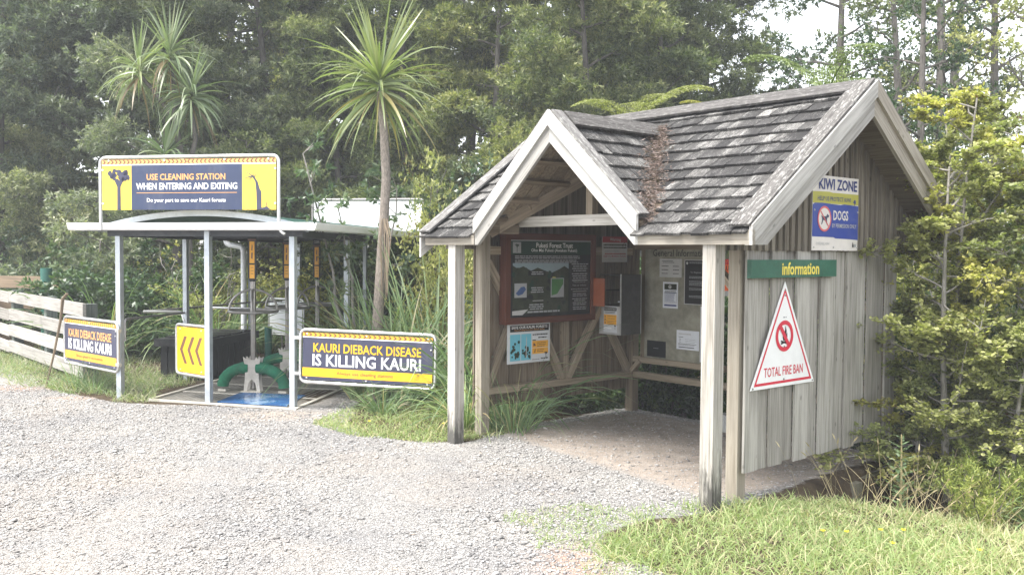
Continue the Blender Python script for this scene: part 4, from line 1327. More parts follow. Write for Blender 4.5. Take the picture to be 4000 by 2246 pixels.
# grating floor
spart('floor_pan', lambda b: b.prism([L(-.02, -.09, 0), L(.80, -.02, 0), L(.80, 5.6, 0), L(-.02, 5.6, 0)], (0, 0, .012), M['floordark']))
def f(b):
    # slats across the walk, and pale cross bearers
    t = -.06
    while t < 5.58:
        if 3.2 < t: step = .09
        else: step = .045
        e = min(t + step * .55, 5.59)
        b.prism([L(0.0, t, .012), L(.78, t + (.05 if t < .05 else 0), .012), L(.78, e + (.05 if t < .05 else 0), .012), L(0.0, e, .012)], (0, 0, .022), M['floor'])
        t += step
    s_ = .04
    while s_ < .78:
        b.prism([L(s_, 0, .02), L(s_ + .006, 0, .02), L(s_ + .006, 5.5, .02), L(s_, 5.5, .02)], (0, 0, .0165), M['floor'])
        s_ += .03
spart('floor_grating', f)
def f(b):
    for t in (.72, 1.55, 2.4, 3.3):
        b.prism([L(0.0, t, .02), L(.79, t, .02), L(.79, t + .05, .02), L(0.0, t + .05, .02)], (0, 0, .021), M['flooredge'])
    b.prism([L(-.03, -.115, 0), L(.82, -.05, 0), L(.82, -.01, 0), L(-.03, -.07, 0)], (0, 0, .046), M['flooredge'])
    b.prism([L(-.035, -.11, 0), L(-.012, -.11, 0), L(-.012, 5.6, 0), L(-.035, 5.6, 0)], (0, 0, .05), M['flooredge'])
    b.prism([L(.80, -.04, 0), L(.822, -.04, 0), L(.822, 5.6, 0), L(.80, 5.6, 0)], (0, 0, .05), M['flooredge'])
spart('floor_edge', f)
# hand rails along the left side
spart('hand_rail', lambda b: b.tube(rounded([L(.985, .06, .80), L(.985, .06, 1.10), L(1.0, 1.7, 1.08)], .06), .017, M['stain_steel'], 8), True)
def f(b):
    b.tube(rounded([L(1.22, 1.45, 1.10), L(1.03, 1.75, 1.09), L(1.005, 1.72, .95)], .05), .022, M['tube'], 8)
    b.tube([L(1.22, 1.45, 1.10), L(1.0, 3.9, 1.12), L(.86, 4.6, 1.12)], .017, M['stain_steel'], 8)
    b.tube([L(.98, 2.3, 1.13), L(.60, 2.3, 1.13)], .018, M['tube'], 8)
spart('hand_rail', f, True)

# the blue mat, the bin, the small post
mt = MB()
P = [(-3.81, 12.92), (-2.86, 12.74), (-2.90, 11.86), (-3.89, 12.14)]
mt.prism([(x, y, 0.040) for x, y in P][::-1], (0, 0, .014), M['mat'])
tag(mt.build('rubber_mat'), 'wet shiny blue mat on the front of the grating floor', 'mat')
bn = empty('storage_bin', (-4.72, 14.30, 0.0), R(-9), 'long black plastic lidded bin beside the station floor', 'bin')
b = MB()
b.box((-.80, 0, .0), (0, 1.65, .60), M['bin'])
for i in range(8):
    y = .10 + i * .19
    b.box((0, y, .03), (.018, y + .07, .56), M['bin'])
for i in range(4):
    x = -.76 + i * .20
    b.box((x, -.018, .03), (x + .08, 0, .56), M['bin'])
b.build('body', bn)
b = MB(); b.box((-.85, -.05, .602), (.05, 1.70, .66), M['bin']); b.box((-.87, -.07, .54), (.07, -.052, .66), M['bin']); b.box((.052, -.05, .54), (.07, 1.70, .66), M['bin'])
for i in range(4):
    b.box((-.78, .10 + i * .40, .66), (-.02, .42 + i * .40, .684), M['bin'])
b.build('lid', bn)
b = MB(); b.box((-.26, -.085, .46), (-.12, -.03, .57), M['charcoal']); b.build('latch', bn)
b = MB(); b.tube([(0, 0, -.1), (0, 0, .76)], .06, M['greenpost'], 14); o = b.build('bollard', None, True); o.location = (-4.13, 15.6, 0)
tag(o, 'short green round post behind the boot brushes', 'bollard')

# boot brush stands
def brush_stand(p, rz, label):
    root = empty('boot_brush_stand', p, rz, label, 'boot brush', 'boot brush stands on the grating')
    z = .04
    b = MB(); b.box((-.032, -.02, .40), (.032, .02, 1.66), M['stain_steel']); b.tube([(0, .0, .05), (0, 0, 1.64)], .028, M['stain_steel'], 10); b.build('post', root)
    b = MB()
    b.box((-.15, -.10, 0), (.15, .10, .018), M['flooredge'], 0); b.build('base_plate', root)
    for y in (-.055, .035):
        b = MB()
        pts = [(-.125, .018), (-.075, .018), (-.05, .13), (0, .185), (.05, .13), (.075, .018), (.125, .018), (.105, .20), (.105, .36), (.135, .50), (.085, .47), (.07, .51), (.045, .46), (-.045, .46), (-.07, .51), (-.085, .47), (-.135, .50), (-.105, .36), (-.105, .20)]
        b.prism([(x, y, zz) for x, zz in pts][::-1], (0, .012, 0), M['plate']); b.build('side_plate', root)
    for sgn in (-1, 1):
        b = MB()
        pts = [(sgn * (.10 + .37 * math.sin(a)), 0, .07 + .27 * math.cos(a)) for a in [R(x) for x in range(-6, 97, 8)]]
        b.tube(pts, [.082 + .006 * random.uniform(-1, 1) for _ in pts], M['brush'], 16)
        o = b.build('brush', root, True)
        b = MB(); b.box((sgn * .46 - .06, -.06, 0), (sgn * .46 + .06, .06, .03), M['flooredge'], 0); b.build('foot', root)
    # ring and hoops to hold on to
    b = MB()
    rr_ = .335
    b.tube([(rr_ * math.cos(a), rr_ * math.sin(a), 1.15) for a in [2 * math.pi * k / 40 for k in range(41)]], .021, M['stain_steel'], 8)
    for k in range(4):
        a0 = R(22 + 90 * k)
        b.tube([(rr_ * math.sin(e) * math.cos(a0), rr_ * math.sin(e) * math.sin(a0), 1.15 + .31 * math.cos(e)) for e in [R(x) for x in range(2, 91, 8)]], .017, M['stain_steel'], 8)
    b.build('hand_ring', root, True)
    sg = Sign('x', None, None, (0, 0, 0), (1, 0, 0), ZUP, .135, .72, board='charcoal', outline=[(.03, 0), (.105, 0), (.135, .06), (.135, .70), (.115, .72), (.02, .72), (0, .70), (0, .06)], parent=root)
    sg.rect(.1, .86, .9, .97, 'black', 1); sg.write('CLEAN', .16, .885, .84, .95, 'greypaper', 3, .01)
    sg.rect(.04, .81, .96, .835, 'brown', 1); sg.rect(.22, .36, .78, .79, 'amber', 1); sg.rect(.22, .06, .78, .33, 'amber', 1)
    sg.poly([(.4, .46), (.42, .55), (.5, .58), (.6, .56), (.56, .44)], 'brown', 2); sg.poly([(.42, .62), (.5, .74), (.58, .70), (.55, .60)], 'brown', 2); sg.lines(.3, .28, .7, 3, .06, .012, 'brown', 2, .2, True)
    for bb, nm in ((sg.panel, 'sign_plate'), (sg.print, 'artwork'), (sg.text['greypaper'], 'lettering')):
        o = bb.build(nm, root); o.rotation_euler = (R(90), 0, 0); o.location = (-.0675, -.034, 1.575)
    return root
brush_stand((-3.685, 13.12, .035), R(-10), 'steel boot brush stand with green brushes nearest the blue mat')
brush_stand((-3.57, 14.65, .0), R(-10), 'middle one of the steel boot brush stands, partly behind the front stand')
brush_stand((-3.40, 16.1, -.03), R(-8), 'rearmost steel boot brush stand, seen right of the front right post')

# ------------------------------------------------------------------ station signs
def frame_tube(s, pad, r=.021, rad=.09, posts=None):
    b = MB(); w, h = s.w, s.h
    P = [(-pad, h / 2), (-pad, h + pad), (w + pad, h + pad), (w + pad, -pad), (-pad, -pad), (-pad, h / 2)]
    b.tube(rounded([(x, y, -.012) for x, y in P], rad), r, M['tube'], 10)
    b.build('frame', s.root, True)
def kauri_sign(label, p, x, w, h, cmain, small, sx0, sx1, hinge):
    s = Sign('disease_sign', label, 'sign', p, x, ZUP, w, h, board='purple')
    s.chev_strip(.915, 1, 'amber', 'brown', 26, False)
    s.rect(0, .895, 1, .915, 'white', 1)
    s.rect(0, .07, 1, .255, 'yellow' if cmain == 'yellow' else 'amber', 1)
    s.write('KAURI DIEBACK DISEASE', .085, .59, .915, .785, cmain, 3, .016)
    s.write('IS KILLING KAURI', .08, .30, .915, .555, 'white', 3, .02)
    s.write(small, sx0, .11, sx1, .205, 'brown', 3, .004)
    frame_tube(s, .035)
    s.bolts([(.06, .02), (w / 2, .02), (w - .06, .02), (.06, h - .02), (w / 2, h - .02), (w - .06, h - .02), (w - .02, h * .75)], .012)
    for y in (h * .12, h * .88):
        b = MB(); b.box((hinge - .05, y - .02, -.02), (hinge + .05, y + .02, .02), M['tube']); b.build('bracket', s.root)
    return s.done()
kauri_sign('navy and yellow sign with yellow headline hung from the right front post', (-2.665, 11.70, .42), (1.69, -.40, -.03), 1.735, .60, 'yellow', 'Always use cleaning stations', .27, .705, -.06)
kauri_sign('navy and orange sign with orange headline hung from the left front post', (-6.607, 13.60, .415), (1.23, -1.10, .0), 1.65, .61, 'peach', 'Disease spreads by soil movement', .235, .75, 1.71)
s = Sign('arrow_sign', 'square yellow sign with three brown arrows on the middle front post', 'sign', (-4.566, 12.55, .40), (.538, -.43, 0), ZUP, .67, .61, board='yellow')
for i in range(3):
    x = .10 + i * .27
    s.poly([(x + .16, .80), (x + .26, .80), (x + .10, .50), (x + .26, .19), (x + .16, .19), (x, .50)], 'brown', 1)
frame_tube(s, .03, .022, .07)
s.bolts([(.08, .03), (.58, .03), (.08, .58), (.58, .58)], .013)
for y in (.10, .48):
    b = MB(); b.box((.67, y - .02, -.03), (.75, y + .02, .01), M['tube']); b.build('bracket', s.root)
s.done()
# headline sign over the front gutter
s = Sign('headline_sign', 'wide yellow and navy headline sign with tree silhouettes above the front gutter', 'sign', (-5.36, 12.08, 2.565), (2.43, -.51, -.002), ZUP, 2.45, .645, board='lemon')
s.chev_strip(.91, 1, 'peach', 'brown', 42, True)
s.rect(0, .89, 1, .91, 'white', 1)
s.rect(.175, 0, .812, .89, 'navy', 1)
s.write('USE CLEANING STATION', .265, .59, .718, .715, 'peach', 3, .02)
s.write('WHEN ENTERING AND EXITING', .203, .40, .785, .535, 'white', 3, .022)
s.rect(.205, .332, .783, .342, 'peach', 2)
s.write('Do your part to save our Kauri forests', .266, .13, .72, .232, 'white', 3, .014)
tree_shape(s, .246, 0.0, .48, 'purple', 2)
sil = lambda pts: s.poly([((x - 390) / 1790, (630 - y) / 495) for x, y in pts], 'purple', 2)
sil([(1990, 630), (2036, 630), (2036, 455), (2020, 430), (2000, 360), (1965, 310), (1945, 300), (1950, 320), (1975, 360), (1985, 450)])
for pts in ([(1960, 318), (1945, 302), (1870, 322), (1872, 326), (1940, 316)], [(1950, 312), (1958, 305), (1885, 262), (1882, 266)], [(1952, 306), (1962, 308), (1950, 262), (1946, 263)], [(1960, 312), (1968, 318), (1992, 285), (1988, 283)],
            [(1935, 318), (1945, 322), (1905, 348), (1902, 345)], [(2034, 630), (2034, 612), (2090, 600), (2098, 606), (2130, 628)], [(2075, 605), (2085, 603), (2094, 540), (2090, 540)], [(2090, 602), (2098, 604), (2135, 592), (2134, 589)]):
    sil(pts)
b = MB(); w, h = s.w, s.h
P = [(-.035, -.26, .03), (-.035, h + .035, .03), (w + .03, h + .035, .03), (w + .03, -.27, .03), (w + .10, -.30, .03)]
b.tube(rounded([(x, y, z - .045) for x, y, z in P], .09), .022, M['tube'], 10)
b.build('frame', s.root, True)
s.bolts([(.10, h - .01), (.9, h - .01), (1.75, h - .01), (2.35, h - .01), (.01, h - .13), (.01, .08), (w - .01, h - .13), (w - .01, .08)], .013, 'white')
s.done()
# backs of the signs at the far end of the station
s = Sign('rear_headline_sign', 'blank white back of the sign above the far end of the station roof', 'sign', (-4.00, 18.62, 2.34), (2.27, -.42, 0), ZUP, 2.25, .70, board='signback')
b = MB(); w, h = s.w, s.h
b.tube(rounded([(-.035, -.3, -.012), (-.035, h + .035, -.012), (w + .035, h + .035, -.012), (w + .035, -.3, -.012)], .09), .024, M['stain_steel'], 10)
b.build('frame', s.root, True)
s.bolts([(.10, h - .03), (.01, h - .12), (1.0, h - .03), (2.1, h - .03)], .014, 'stain_steel')
s.done()
s = Sign('rear_side_sign', 'blank white back of a low sign at the far left end of the station', 'sign', (-4.50, 17.10, .53), (.95, -.55, 0), ZUP, .80, .60, board='signback')
frame_tube(s, .03, .02, .06)
b = MB(); b.tube([(.28, -.03, -.03), (.28, -.75, -.03)], .015, M['stain_steel'], 8); b.build('leg', s.root)
s.done()

# ------------------------------------------------------------------ fences on the left
fn = empty('rail_fence', (-6.46, 13.9, 0), 0, 'pale four-rail timber fence running off to the left edge', 'fence')
FD = Vector((-3.05, 3.5, 0.0)).normalized()
def fpart(name, fill):
    b = MB(); fill(b); return b.build(name, fn)
for i, zc in enumerate((1.13, .795, .50, .20)):
    for a, c in ((-.02 if i != 3 else .02, 4.55), (4.56, 9.4)):
        p, q = FD * a + ZUP * zc, FD * c + ZUP * (zc + .05 * c / 9)
        fpart('rail', lambda b: b.beam(p, q, .05, .20, M['rail']))
nrm = Vector((FD.y, -FD.x, 0))
if nrm.y < 0: nrm = -nrm
for d, zt in ((.10, 1.22), (2.25, 1.24), (4.5, 1.27), (6.8, 1.29)):
    p = FD * d + nrm * .115
    fpart('post', lambda b: b.beam(p + ZUP * -.3, p + ZUP * zt, .17, .17, M['fencepost'], nrm))
f2 = empty('far_fence', (-10.15, 18.5, 0), 0, 'brown timber rail fence with green posts behind the pale fence', 'fence')
b = MB(); b.beam((1.1, 0, 1.37), (-6, 1.2, 1.41), .05, .24, M['brownrail']); b.build('rail', f2)
b = MB(); b.beam((1.1, 0, .90), (-6, 1.2, .93), .05, .24, M['brownrail']); b.build('rail', f2)
for x in (.79, -2.0, -4.6):
    b = MB(); b.tube([(x, .16 - x * .17, -.3), (x, .16 - x * .17, 1.66)], .11, M['greenpost'], 14); b.build('post', f2, True)
b = MB()
b.tube([(0, 0, 0), (.10, .05, .5), (.22, .02, 1.0), (.28, -.03, 1.32), (.36, -.06, 1.40)], [.014, .017, .02, .025, .02], M['stick'], 8)
o = b.build('leaning_stick', None, True); o.location = (-6.85, 13.5, 0)
tag(o, 'bent dead stick leaning against the pale fence beside the left sign', 'stick')

# ------------------------------------------------------------------ vegetation builders
def mesh_parts(name, parts, mats):
    """parts: list of (V, F, rnd, tint, material index), all quads"""
    o = 0; Vs, Fs, rs, ts, ms = [], [], [], [], []
    for V, F, r, t, k in parts:
        Vs.append(V); Fs.append(F + o); o += len(V)
        rs.append(r); ts.append(t); ms.append(np.full(len(F), k))
    return np_mesh(name, np.concatenate(Vs), np.concatenate(Fs), mats, dict(rnd=np.concatenate(rs), tint=np.concatenate(ts)), np.concatenate(ms))

def tree_skeleton(rng, h, spread, limbs, low, lean=0.05, up=0.35, r0=0.13, droop=0.0):
    """trunk and limbs as tubes; returns MB and the points along the limbs where foliage grows"""
    b = MB(); tips = []
    top = P3(rng.normal() * lean * h, rng.normal() * lean * h, h)
    ctrl = P3(rng.normal() * lean * h, rng.normal() * lean * h, h * .5)
    tr = lambda t: (1 - t) ** 2 * P3(0, 0, -.3) + 2 * t * (1 - t) * ctrl + t * t * top
    b.tube([tr(t) for t in np.linspace(0, 1, 9)], [r0 * (1 - .85 * t) + .01 for t in np.linspace(0, 1, 9)], None, 8)
    for i in range(limbs):
        t = low + (1 - low) * (i + rng.random()) / limbs
        a = i * 2.4 + rng.normal() * .4
        ln = spread * (1.05 - .62 * (t - low) / (1 - low)) * rng.uniform(.7, 1.15)
        d = unit(P3(math.cos(a), math.sin(a), up + rng.normal() * .2))
        p = tr(t); pts = [p]
        for k in range(5):
            d = unit(d + rng.normal(size=3) * .16 + P3(0, 0, .06 - droop))
            p = p + d * ln / 5; pts.append(p)
        rl = max(.012, r0 * .42 * (1 - t * .6))
        b.tube(pts, [rl * (1 - .8 * k / 5) for k in range(6)], None, 6)
        for k in (2, 3, 4, 5):
            tips.append((pts[k], unit(pts[k] - pts[k - 1])))
            if k > 1:
                for q in range(2):
                    dd = unit(d + rng.normal(size=3) * .7); e = pts[k] + dd * ln * rng.uniform(.15, .32)
                    b.tube([pts[k], (pts[k] + e) / 2 + rng.normal(size=3) * .03, e], [rl * .3, rl * .22, .005], None, 5)
                    tips.append((e, dd))
    tips.append((top, P3(0, 0, 1)))
    return b, tips

def wood_mesh(name, b, mat):
    b.mats = [mat]; b.m = [0] * len(b.f)
    return b.mesh(name, True)

def clump_foliage(rng, tips, rx, rz, tufts, per, L, W, upb=0.35, flat=0.6, spreadout=1.0, tuft_r=0.0, hang=0.0):
    """leaves in tufts spread over flattened clumps round each branch point"""
    parts = []
    T = len(tips)
    Cn = np.array([p for p, d in tips]); Dn = np.array([d for p, d in tips])
    n = T * tufts
    c = np.repeat(Cn, tufts, 0); ct = np.repeat(rng.random(T), tufts)
    sc = np.repeat(rng.uniform(.65, 1.3, T), tufts)[:, None]
    o = rand_dirs(n, rng) * (rng.random(n) ** .45)[:, None]
    tp = c + o * np.array([rx, rx, rz]) * sc
    td = unit(o * np.array([1, 1, flat]) * spreadout + np.repeat(Dn, tufts, 0) * .4 + np.array([0, 0, upb]) + rng.normal(size=(n, 3)) * .35)
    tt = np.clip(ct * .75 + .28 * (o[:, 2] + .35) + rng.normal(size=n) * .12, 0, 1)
    m = n * per
    P = np.repeat(tp, per, 0); D = np.repeat(td, per, 0)
    k = rng.random(m)
    P = P + D * (k * tuft_r)[:, None] + rng.normal(size=(m, 3)) * .012
    D = unit(D * .55 + rng.normal(size=(m, 3)) * .55 + np.array([0, 0, -hang]))
    ll = L * rng.uniform(.6, 1.35, m); ww = W * rng.uniform(.7, 1.3, m)
    V, F = leaf_quads(P, D, ll, ww, rng)
    return V, F, np.repeat(rng.random(m), 4), np.repeat(np.repeat(tt, per), 4)

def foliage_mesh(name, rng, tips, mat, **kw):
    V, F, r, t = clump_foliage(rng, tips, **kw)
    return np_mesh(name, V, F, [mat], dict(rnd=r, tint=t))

def plant(name, label, cat, group, loc, rz, sc, trunk, crown, tname='trunk', cname='crown', tilt=(0, 0)):
    r = empty(name, loc, 0, label, cat, group)
    r.rotation_euler = (tilt[0], tilt[1], rz); r.scale = (sc, sc, sc) if isinstance(sc, (int, float)) else sc
    if trunk: link(tname, trunk, r)
    if crown: link(cname, crown, r)
    return r

def on_ground(x, y, dz=0.0):
    return (x, y, float(ground_z(x, y)) + dz)

# ---- forest trees: five kinds of shape, shared by all the trees of that kind
KINDS = []
for i in range(5):
    rng = np.random.default_rng(100 + i)
    h = 9.0
    b, tips = tree_skeleton(rng, h, 2.7, 26, .10, .03, .22, .14)
    tm = wood_mesh('forest_tree_trunk', b, M['bark'])
    pale = i == 4
    tips = [t for t in tips if rng.random() < .72]
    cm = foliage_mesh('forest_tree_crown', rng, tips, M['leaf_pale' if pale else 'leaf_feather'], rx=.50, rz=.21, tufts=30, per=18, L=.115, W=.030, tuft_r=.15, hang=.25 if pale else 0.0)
    KINDS.append((tm, cm))
# tall, thin-crowned trees of the right side
TALL = []
for i in range(3):
    rng = np.random.default_rng(200 + i)
    b, tips = tree_skeleton(rng, 10.5, 1.9, 22, .22, .02, .30, .15)
    tm = wood_mesh('tall_tree_trunk', b, M['bark'])
    tips = [t for t in tips if rng.random() < (.42 if i != 1 else .34)]
    cm = foliage_mesh('tall_tree_crown', rng, tips, M['leaf_olive' if i == 1 else 'leaf_dark' if i == 0 else 'leaf_feather'], rx=.42, rz=.22, tufts=9, per=8, L=.10, W=.05, tuft_r=.12)
    TALL.append((tm, cm))
# bushes
BUSH = []
for i, (mt_, L_, W_) in enumerate((('leaf_broad', .085, .036), ('leaf_dark', .11, .05), ('leaf_feather', .09, .028), ('leaf_olive', .06, .032), ('leaf_pale', .08, .034))):
    rng = np.random.default_rng(300 + i)
    b = MB(); tips = []
    for k in range(13):
        a = k * 2.4; d = unit(P3(math.cos(a) * .55, math.sin(a) * .55, 1 + rng.normal() * .25)); p = P3(math.cos(a) * .15, math.sin(a) * .15, -.2); pts = [p]
        ln = rng.uniform(1.6, 2.7)
        for q in range(6):
            d = unit(d + rng.normal(size=3) * .2); p = p + d * ln / 6; pts.append(p)
            if q > 0:
                tips.append((p, d))
                for z in range(2):
                    dd = unit(d + rng.normal(size=3) * .8); tips.append((p + dd * rng.uniform(.2, .45), dd))
        b.tube(pts, [.03 * (1 - .12 * q) for q in range(7)], None, 5)
    tm = wood_mesh('bush_stems', b, M['bark'])
    cm = foliage_mesh('bush_leaves', rng, tips, M[mt_], rx=.30, rz=.22, tufts=11, per=8, L=L_, W=W_, tuft_r=.10)
    BUSH.append((tm, cm))

def forest(spec, kinds, name, cat, group):
    for x, y, sc, k, label in spec:
        tm, cm = kinds[k]
        s = sc if isinstance(sc, tuple) else (sc, sc, sc)
        plant(name, label, cat, group, on_ground(x, y, -.1), random.uniform(0, 6.28), s, tm, cm, 'trunk' if kinds is not BUSH else 'stems', 'crown' if kinds is not BUSH else 'leaves')

forest([
    (-12.4, 22.4, 1.05, 4, 'pale drooping forest tree at the far left edge of the picture'),
    (-9.7, 22.8, 1.15, 4, 'pale grey-green forest tree behind the brown far fence'),
    (-7.4, 20.3, .92, 4, 'pale feathery forest tree directly behind the forked cabbage tree'),
    (-5.6, 21.4, 1.05, 1, 'feathery forest tree above the left half of the headline sign'),
    (-3.9, 20.9, .80, 2, 'shorter feathery forest tree above the right half of the headline sign'),
    (-2.3, 21.8, 1.08, 3, 'feathery forest tree behind the head of the tall cabbage tree'),
    (-0.3, 20.2, .95, 0, 'feathery forest tree just right of the tall cabbage tree head'),
    (1.5, 18.6, .88, 1, 'bright-tipped feathery forest tree above the dormer peak'),
    (3.3, 20.4, 1.02, 2, 'dark dense forest tree above the middle of the shelter ridge'),
    (4.3, 22.5, 1.05, 3, 'dark forest tree above the right part of the shelter ridge'),
], KINDS, 'forest_tree', 'tree', 'forest trees along the edge of the clearing')
forest([
    (-15.5, 26.0, 1.30, 4, 'tall pale tree of the rear row at the far left corner'),
    (-11.8, 27.5, 1.42, 4, 'tall tree of the rear row left of the forked cabbage tree'),
    (-8.2, 26.5, 1.38, 1, 'tall tree of the rear row behind the forked cabbage tree'),
    (-4.8, 27.0, 1.45, 2, 'tall tree of the rear row behind the headline sign'),
    (-1.6, 27.5, 1.40, 3, 'tall tree of the rear row behind the tall cabbage tree'),
    (1.8, 26.0, 1.42, 1, 'tall tree of the rear row above the shelter dormer'),
    (3.9, 28.0, 1.40, 0, 'tall tree of the rear row above the shelter ridge'),
], KINDS, 'forest_tree', 'tree', 'tall trees of the rear row')
forest([
    (7.0, 20.0, .98, 0, 'slim dark-trunked tree left of the gable peak against the sky'),
    (7.3, 17.5, .85, 2, 'slim tree rising behind the gable peak'),
    (8.6, 19.0, .95, 1, 'slim olive-leaved tree right of the gable peak'),
    (9.4, 20.5, 1.0, 0, 'slim dark tree near the right edge of the sky gap'),
    (10.2, 19.5, .98, 2, 'slim tree second from the right edge of the picture'),
    (8.3, 14.6, .80, 1, 'olive-leaved tree close behind the right bushes'),
    (6.7, 15.2, .72, 0, 'small dark tree just behind the right end of the shelter'),
    (11.0, 23.0, 1.15, 1, 'rearmost slim tree at the right edge'),
], TALL, 'slim_tree', 'tree', 'slim trees on the right against the bright sky')
forest([
    (-11.6, 22.4, (1.2, 1.2, 1.0), 0, 'silvery-leaved bush at the left edge behind the fences'),
    (-9.3, 21.3, (1.0, 1.0, 1.15), 0, 'silvery-leaved bush between the far fence and the forked cabbage tree'),
    (-7.4, 17.8, (1.1, 1.1, .85), 1, 'dark bush left of the left front post'),
    (-5.7, 18.9, (1.1, 1.1, .9), 3, 'olive-green bush seen between the left posts of the station'),
    (-4.5, 19.8, (1.2, 1.2, 1.0), 3, 'yellowish bush seen through the middle of the station'),
    (-3.0, 19.8, (1.1, 1.1, 1.1), 1, 'dark bush behind the far end of the station'),
    (-1.5, 19.4, (1.1, 1.1, 1.35), 1, 'dark bush right of the blank white rear sign'),
    (-0.45, 14.8, (.9, .9, 1.5), 3, 'brown-tipped olive bush between the tall cabbage tree and the shelter'),
    (-0.1, 13.6, (.9, .9, 1.15), 3, 'small olive bush close to the left side of the shelter'),
    (0.35, 15.6, (1.0, 1.0, 1.45), 0, 'broad-leaved bush above the left end of the shelter roof'),
    (1.5, 14.6, (.9, .9, 1.1), 1, 'dark bush hidden behind the shelter dormer'),
    (2.6, 13.2, (.8, .8, .75), 1, 'dark bush in the shade behind the left wall of the shelter'),
    (1.8, 13.35, (.7, .7, .7), 1, 'low dark bush added at the rear left corner of the shelter to block skylight'),  # this bush and the next two are added to shut out the sky
    (3.35, 12.0, (.7, .7, .6), 1, 'low dark bush added behind the shelter to block skylight under the notice board'),
    (4.15, 10.9, (.7, .7, .62), 1, 'low dark bush added to block skylight at the gap in the right rear of the shelter'),
    (3.7, 12.6, (.8, .8, .78), 1, 'dark bush in the shade behind the notice board'),
    (4.9, 11.8, (.8, .8, .9), 1, 'dark bush behind the right rear corner of the shelter'),
    (6.1, 12.6, (1.0, 1.0, 1.25), 1, 'tall dark bush at the right rear of the shelter'),
    (7.4, 12.0, (1.0, 1.0, 1.2), 1, 'dark bush at the right edge behind the saplings'),
    (6.4, 9.9, (.8, .8, .85), 1, 'dark low bush at the right edge under the saplings'),
], BUSH, 'bush', 'bush', 'bushes under the trees')

# ---- distant wood behind it all
def far_wood():
    rng = np.random.default_rng(9)
    n = 46000
    x = rng.uniform(-34, 34, n); y = rng.uniform(33, 38, n)
    top = np.where(x < 6, 11.0, 4.6) + 1.6 * vnoise(x, y * 0, .6, 2)
    z = rng.random(n) ** .8 * top
    V, F = leaf_quads(np.stack([x, y, z + .3], -1), rand_dirs(n, rng), rng.uniform(.2, .5, n), rng.uniform(.10, .22, n), rng)
    o = link('distant_wood', np_mesh('distant_wood', V, F, [M['leaf_feather']], dict(rnd=np.repeat(rng.random(n), 4), tint=np.repeat(np.clip(.4 + .4 * vnoise(x, z, 1.2, 6), 0, 1), 4))))
    tag(o, 'dark mass of far-off woodland behind the trees', 'woodland', kind='stuff')
far_wood()

# ---- thin even haze, added to pale the trees as lens glare would
hb = MB(); hb.box((-75, -12, -2.2), (75, 75, 22), None)
hm = bpy.data.materials.new('glare_haze'); hm.use_nodes = True
hn = hm.node_tree; hn.nodes.remove(hn.nodes['Principled BSDF'])
hv = hn.nodes.new('ShaderNodeVolumePrincipled')
hv.inputs['Color'].default_value = (0.93, 0.96, 1.0, 1)
hv.inputs['Density'].default_value = 0.0023
hn.links.new(hv.outputs[0], hn.nodes['Material Output'].inputs['Volume'])
hb.mats = [hm]; hb.m = [0] * len(hb.f)
tag(hb.build('haze'), 'thin pale haze added to stand in for lens glare', 'haze', kind='stuff')

# ---- right-hand saplings with rounded yellow-green leaves in flat sprays
def sapling_mesh(seed, h, spread, nbr, leaf=.05):
    rng = np.random.default_rng(seed)
    b = MB(); Ps, Ds, Ts = [], [], []
    ctrl = P3(rng.normal() * .12, rng.normal() * .12, h / 2); top = P3(rng.normal() * .2, rng.normal() * .2, h)
    tr = lambda t: (1 - t) ** 2 * P3(0, 0, -.2) + 2 * t * (1 - t) * ctrl + t * t * top
    b.tube([tr(t) for t in np.linspace(0, 1, 9)], [.035 * (1 - .85 * t) + .004 for t in np.linspace(0, 1, 9)], None, 7)
    for i in range(nbr):
        t = .08 + .92 * (i + rng.random()) / nbr
        a = i * 2.4 + rng.normal() * .5
        ln = spread * (1.1 - .65 * t) * rng.uniform(.6, 1.15)
        d = unit(P3(math.cos(a), math.sin(a), .45 + rng.normal() * .3)); p = tr(t); pts = [p]
        tint = rng.random()
        for k in range(6):
            d = unit(d + rng.normal(size=3) * .25 + P3(0, 0, -.03)); p = p + d * ln / 6; pts.append(p)
            if k >= 1:
                for q in range(4):
                    e = unit(d + rng.normal(size=3) * P3(.9, .9, .3)); l2 = ln * rng.uniform(.12, .34)
                    m = 34
                    tt = .25 + .75 * np.repeat(rng.random(7), 5)[:m]
                    Ps.append(p + e * (tt * l2)[:, None] + rng.normal(size=(m, 3)) * P3(.022, .022, .014))
                    Ds.append(unit(e * .5 + rng.normal(size=(m, 3)) * P3(.7, .7, .3)))
                    Ts.append(np.full(m, np.clip(tint * .5 + rng.random() * .5, 0, 1)))
                    b.tube([p, p + e * l2], [.0045, .002], None, 4, False)
        b.tube(pts, [.012 * (1 - .13 * k) for k in range(7)], None, 5)
    P = np.concatenate(Ps); D = np.concatenate(Ds); T = np.concatenate(Ts)
    n = len(P)
    # near-level leaf blades with a broad oval outline (six corners as two quads)
    D = unit(D); S = unit(np.cross(D, unit(np.array([0, 0, 1.0]) + rng.normal(size=(n, 3)) * .45)))
    L_ = (leaf * rng.uniform(.6, 1.3, n))[:, None]; W_ = L_ * rng.uniform(.5, .75, n)[:, None]
    V = np.stack([P, P + D * L_ * .3 + S * W_ * .5, P + D * L_ * .75 + S * W_ * .42, P + D * L_, P + D * L_ * .75 - S * W_ * .42, P + D * L_ * .3 - S * W_ * .5], 1).reshape(-1, 3)
    b0 = np.arange(n)[:, None] * 6
    F = np.concatenate([b0 + np.array([0, 1, 2, 5]), b0 + np.array([5, 2, 3, 4])])
    cm = np_mesh('sapling_leaves', V, F, [M['leaf_olive']], dict(rnd=np.repeat(rng.random(n), 6), tint=np.repeat(T, 6)))
    return wood_mesh('sapling_stem', b, M['bark_pale']), cm
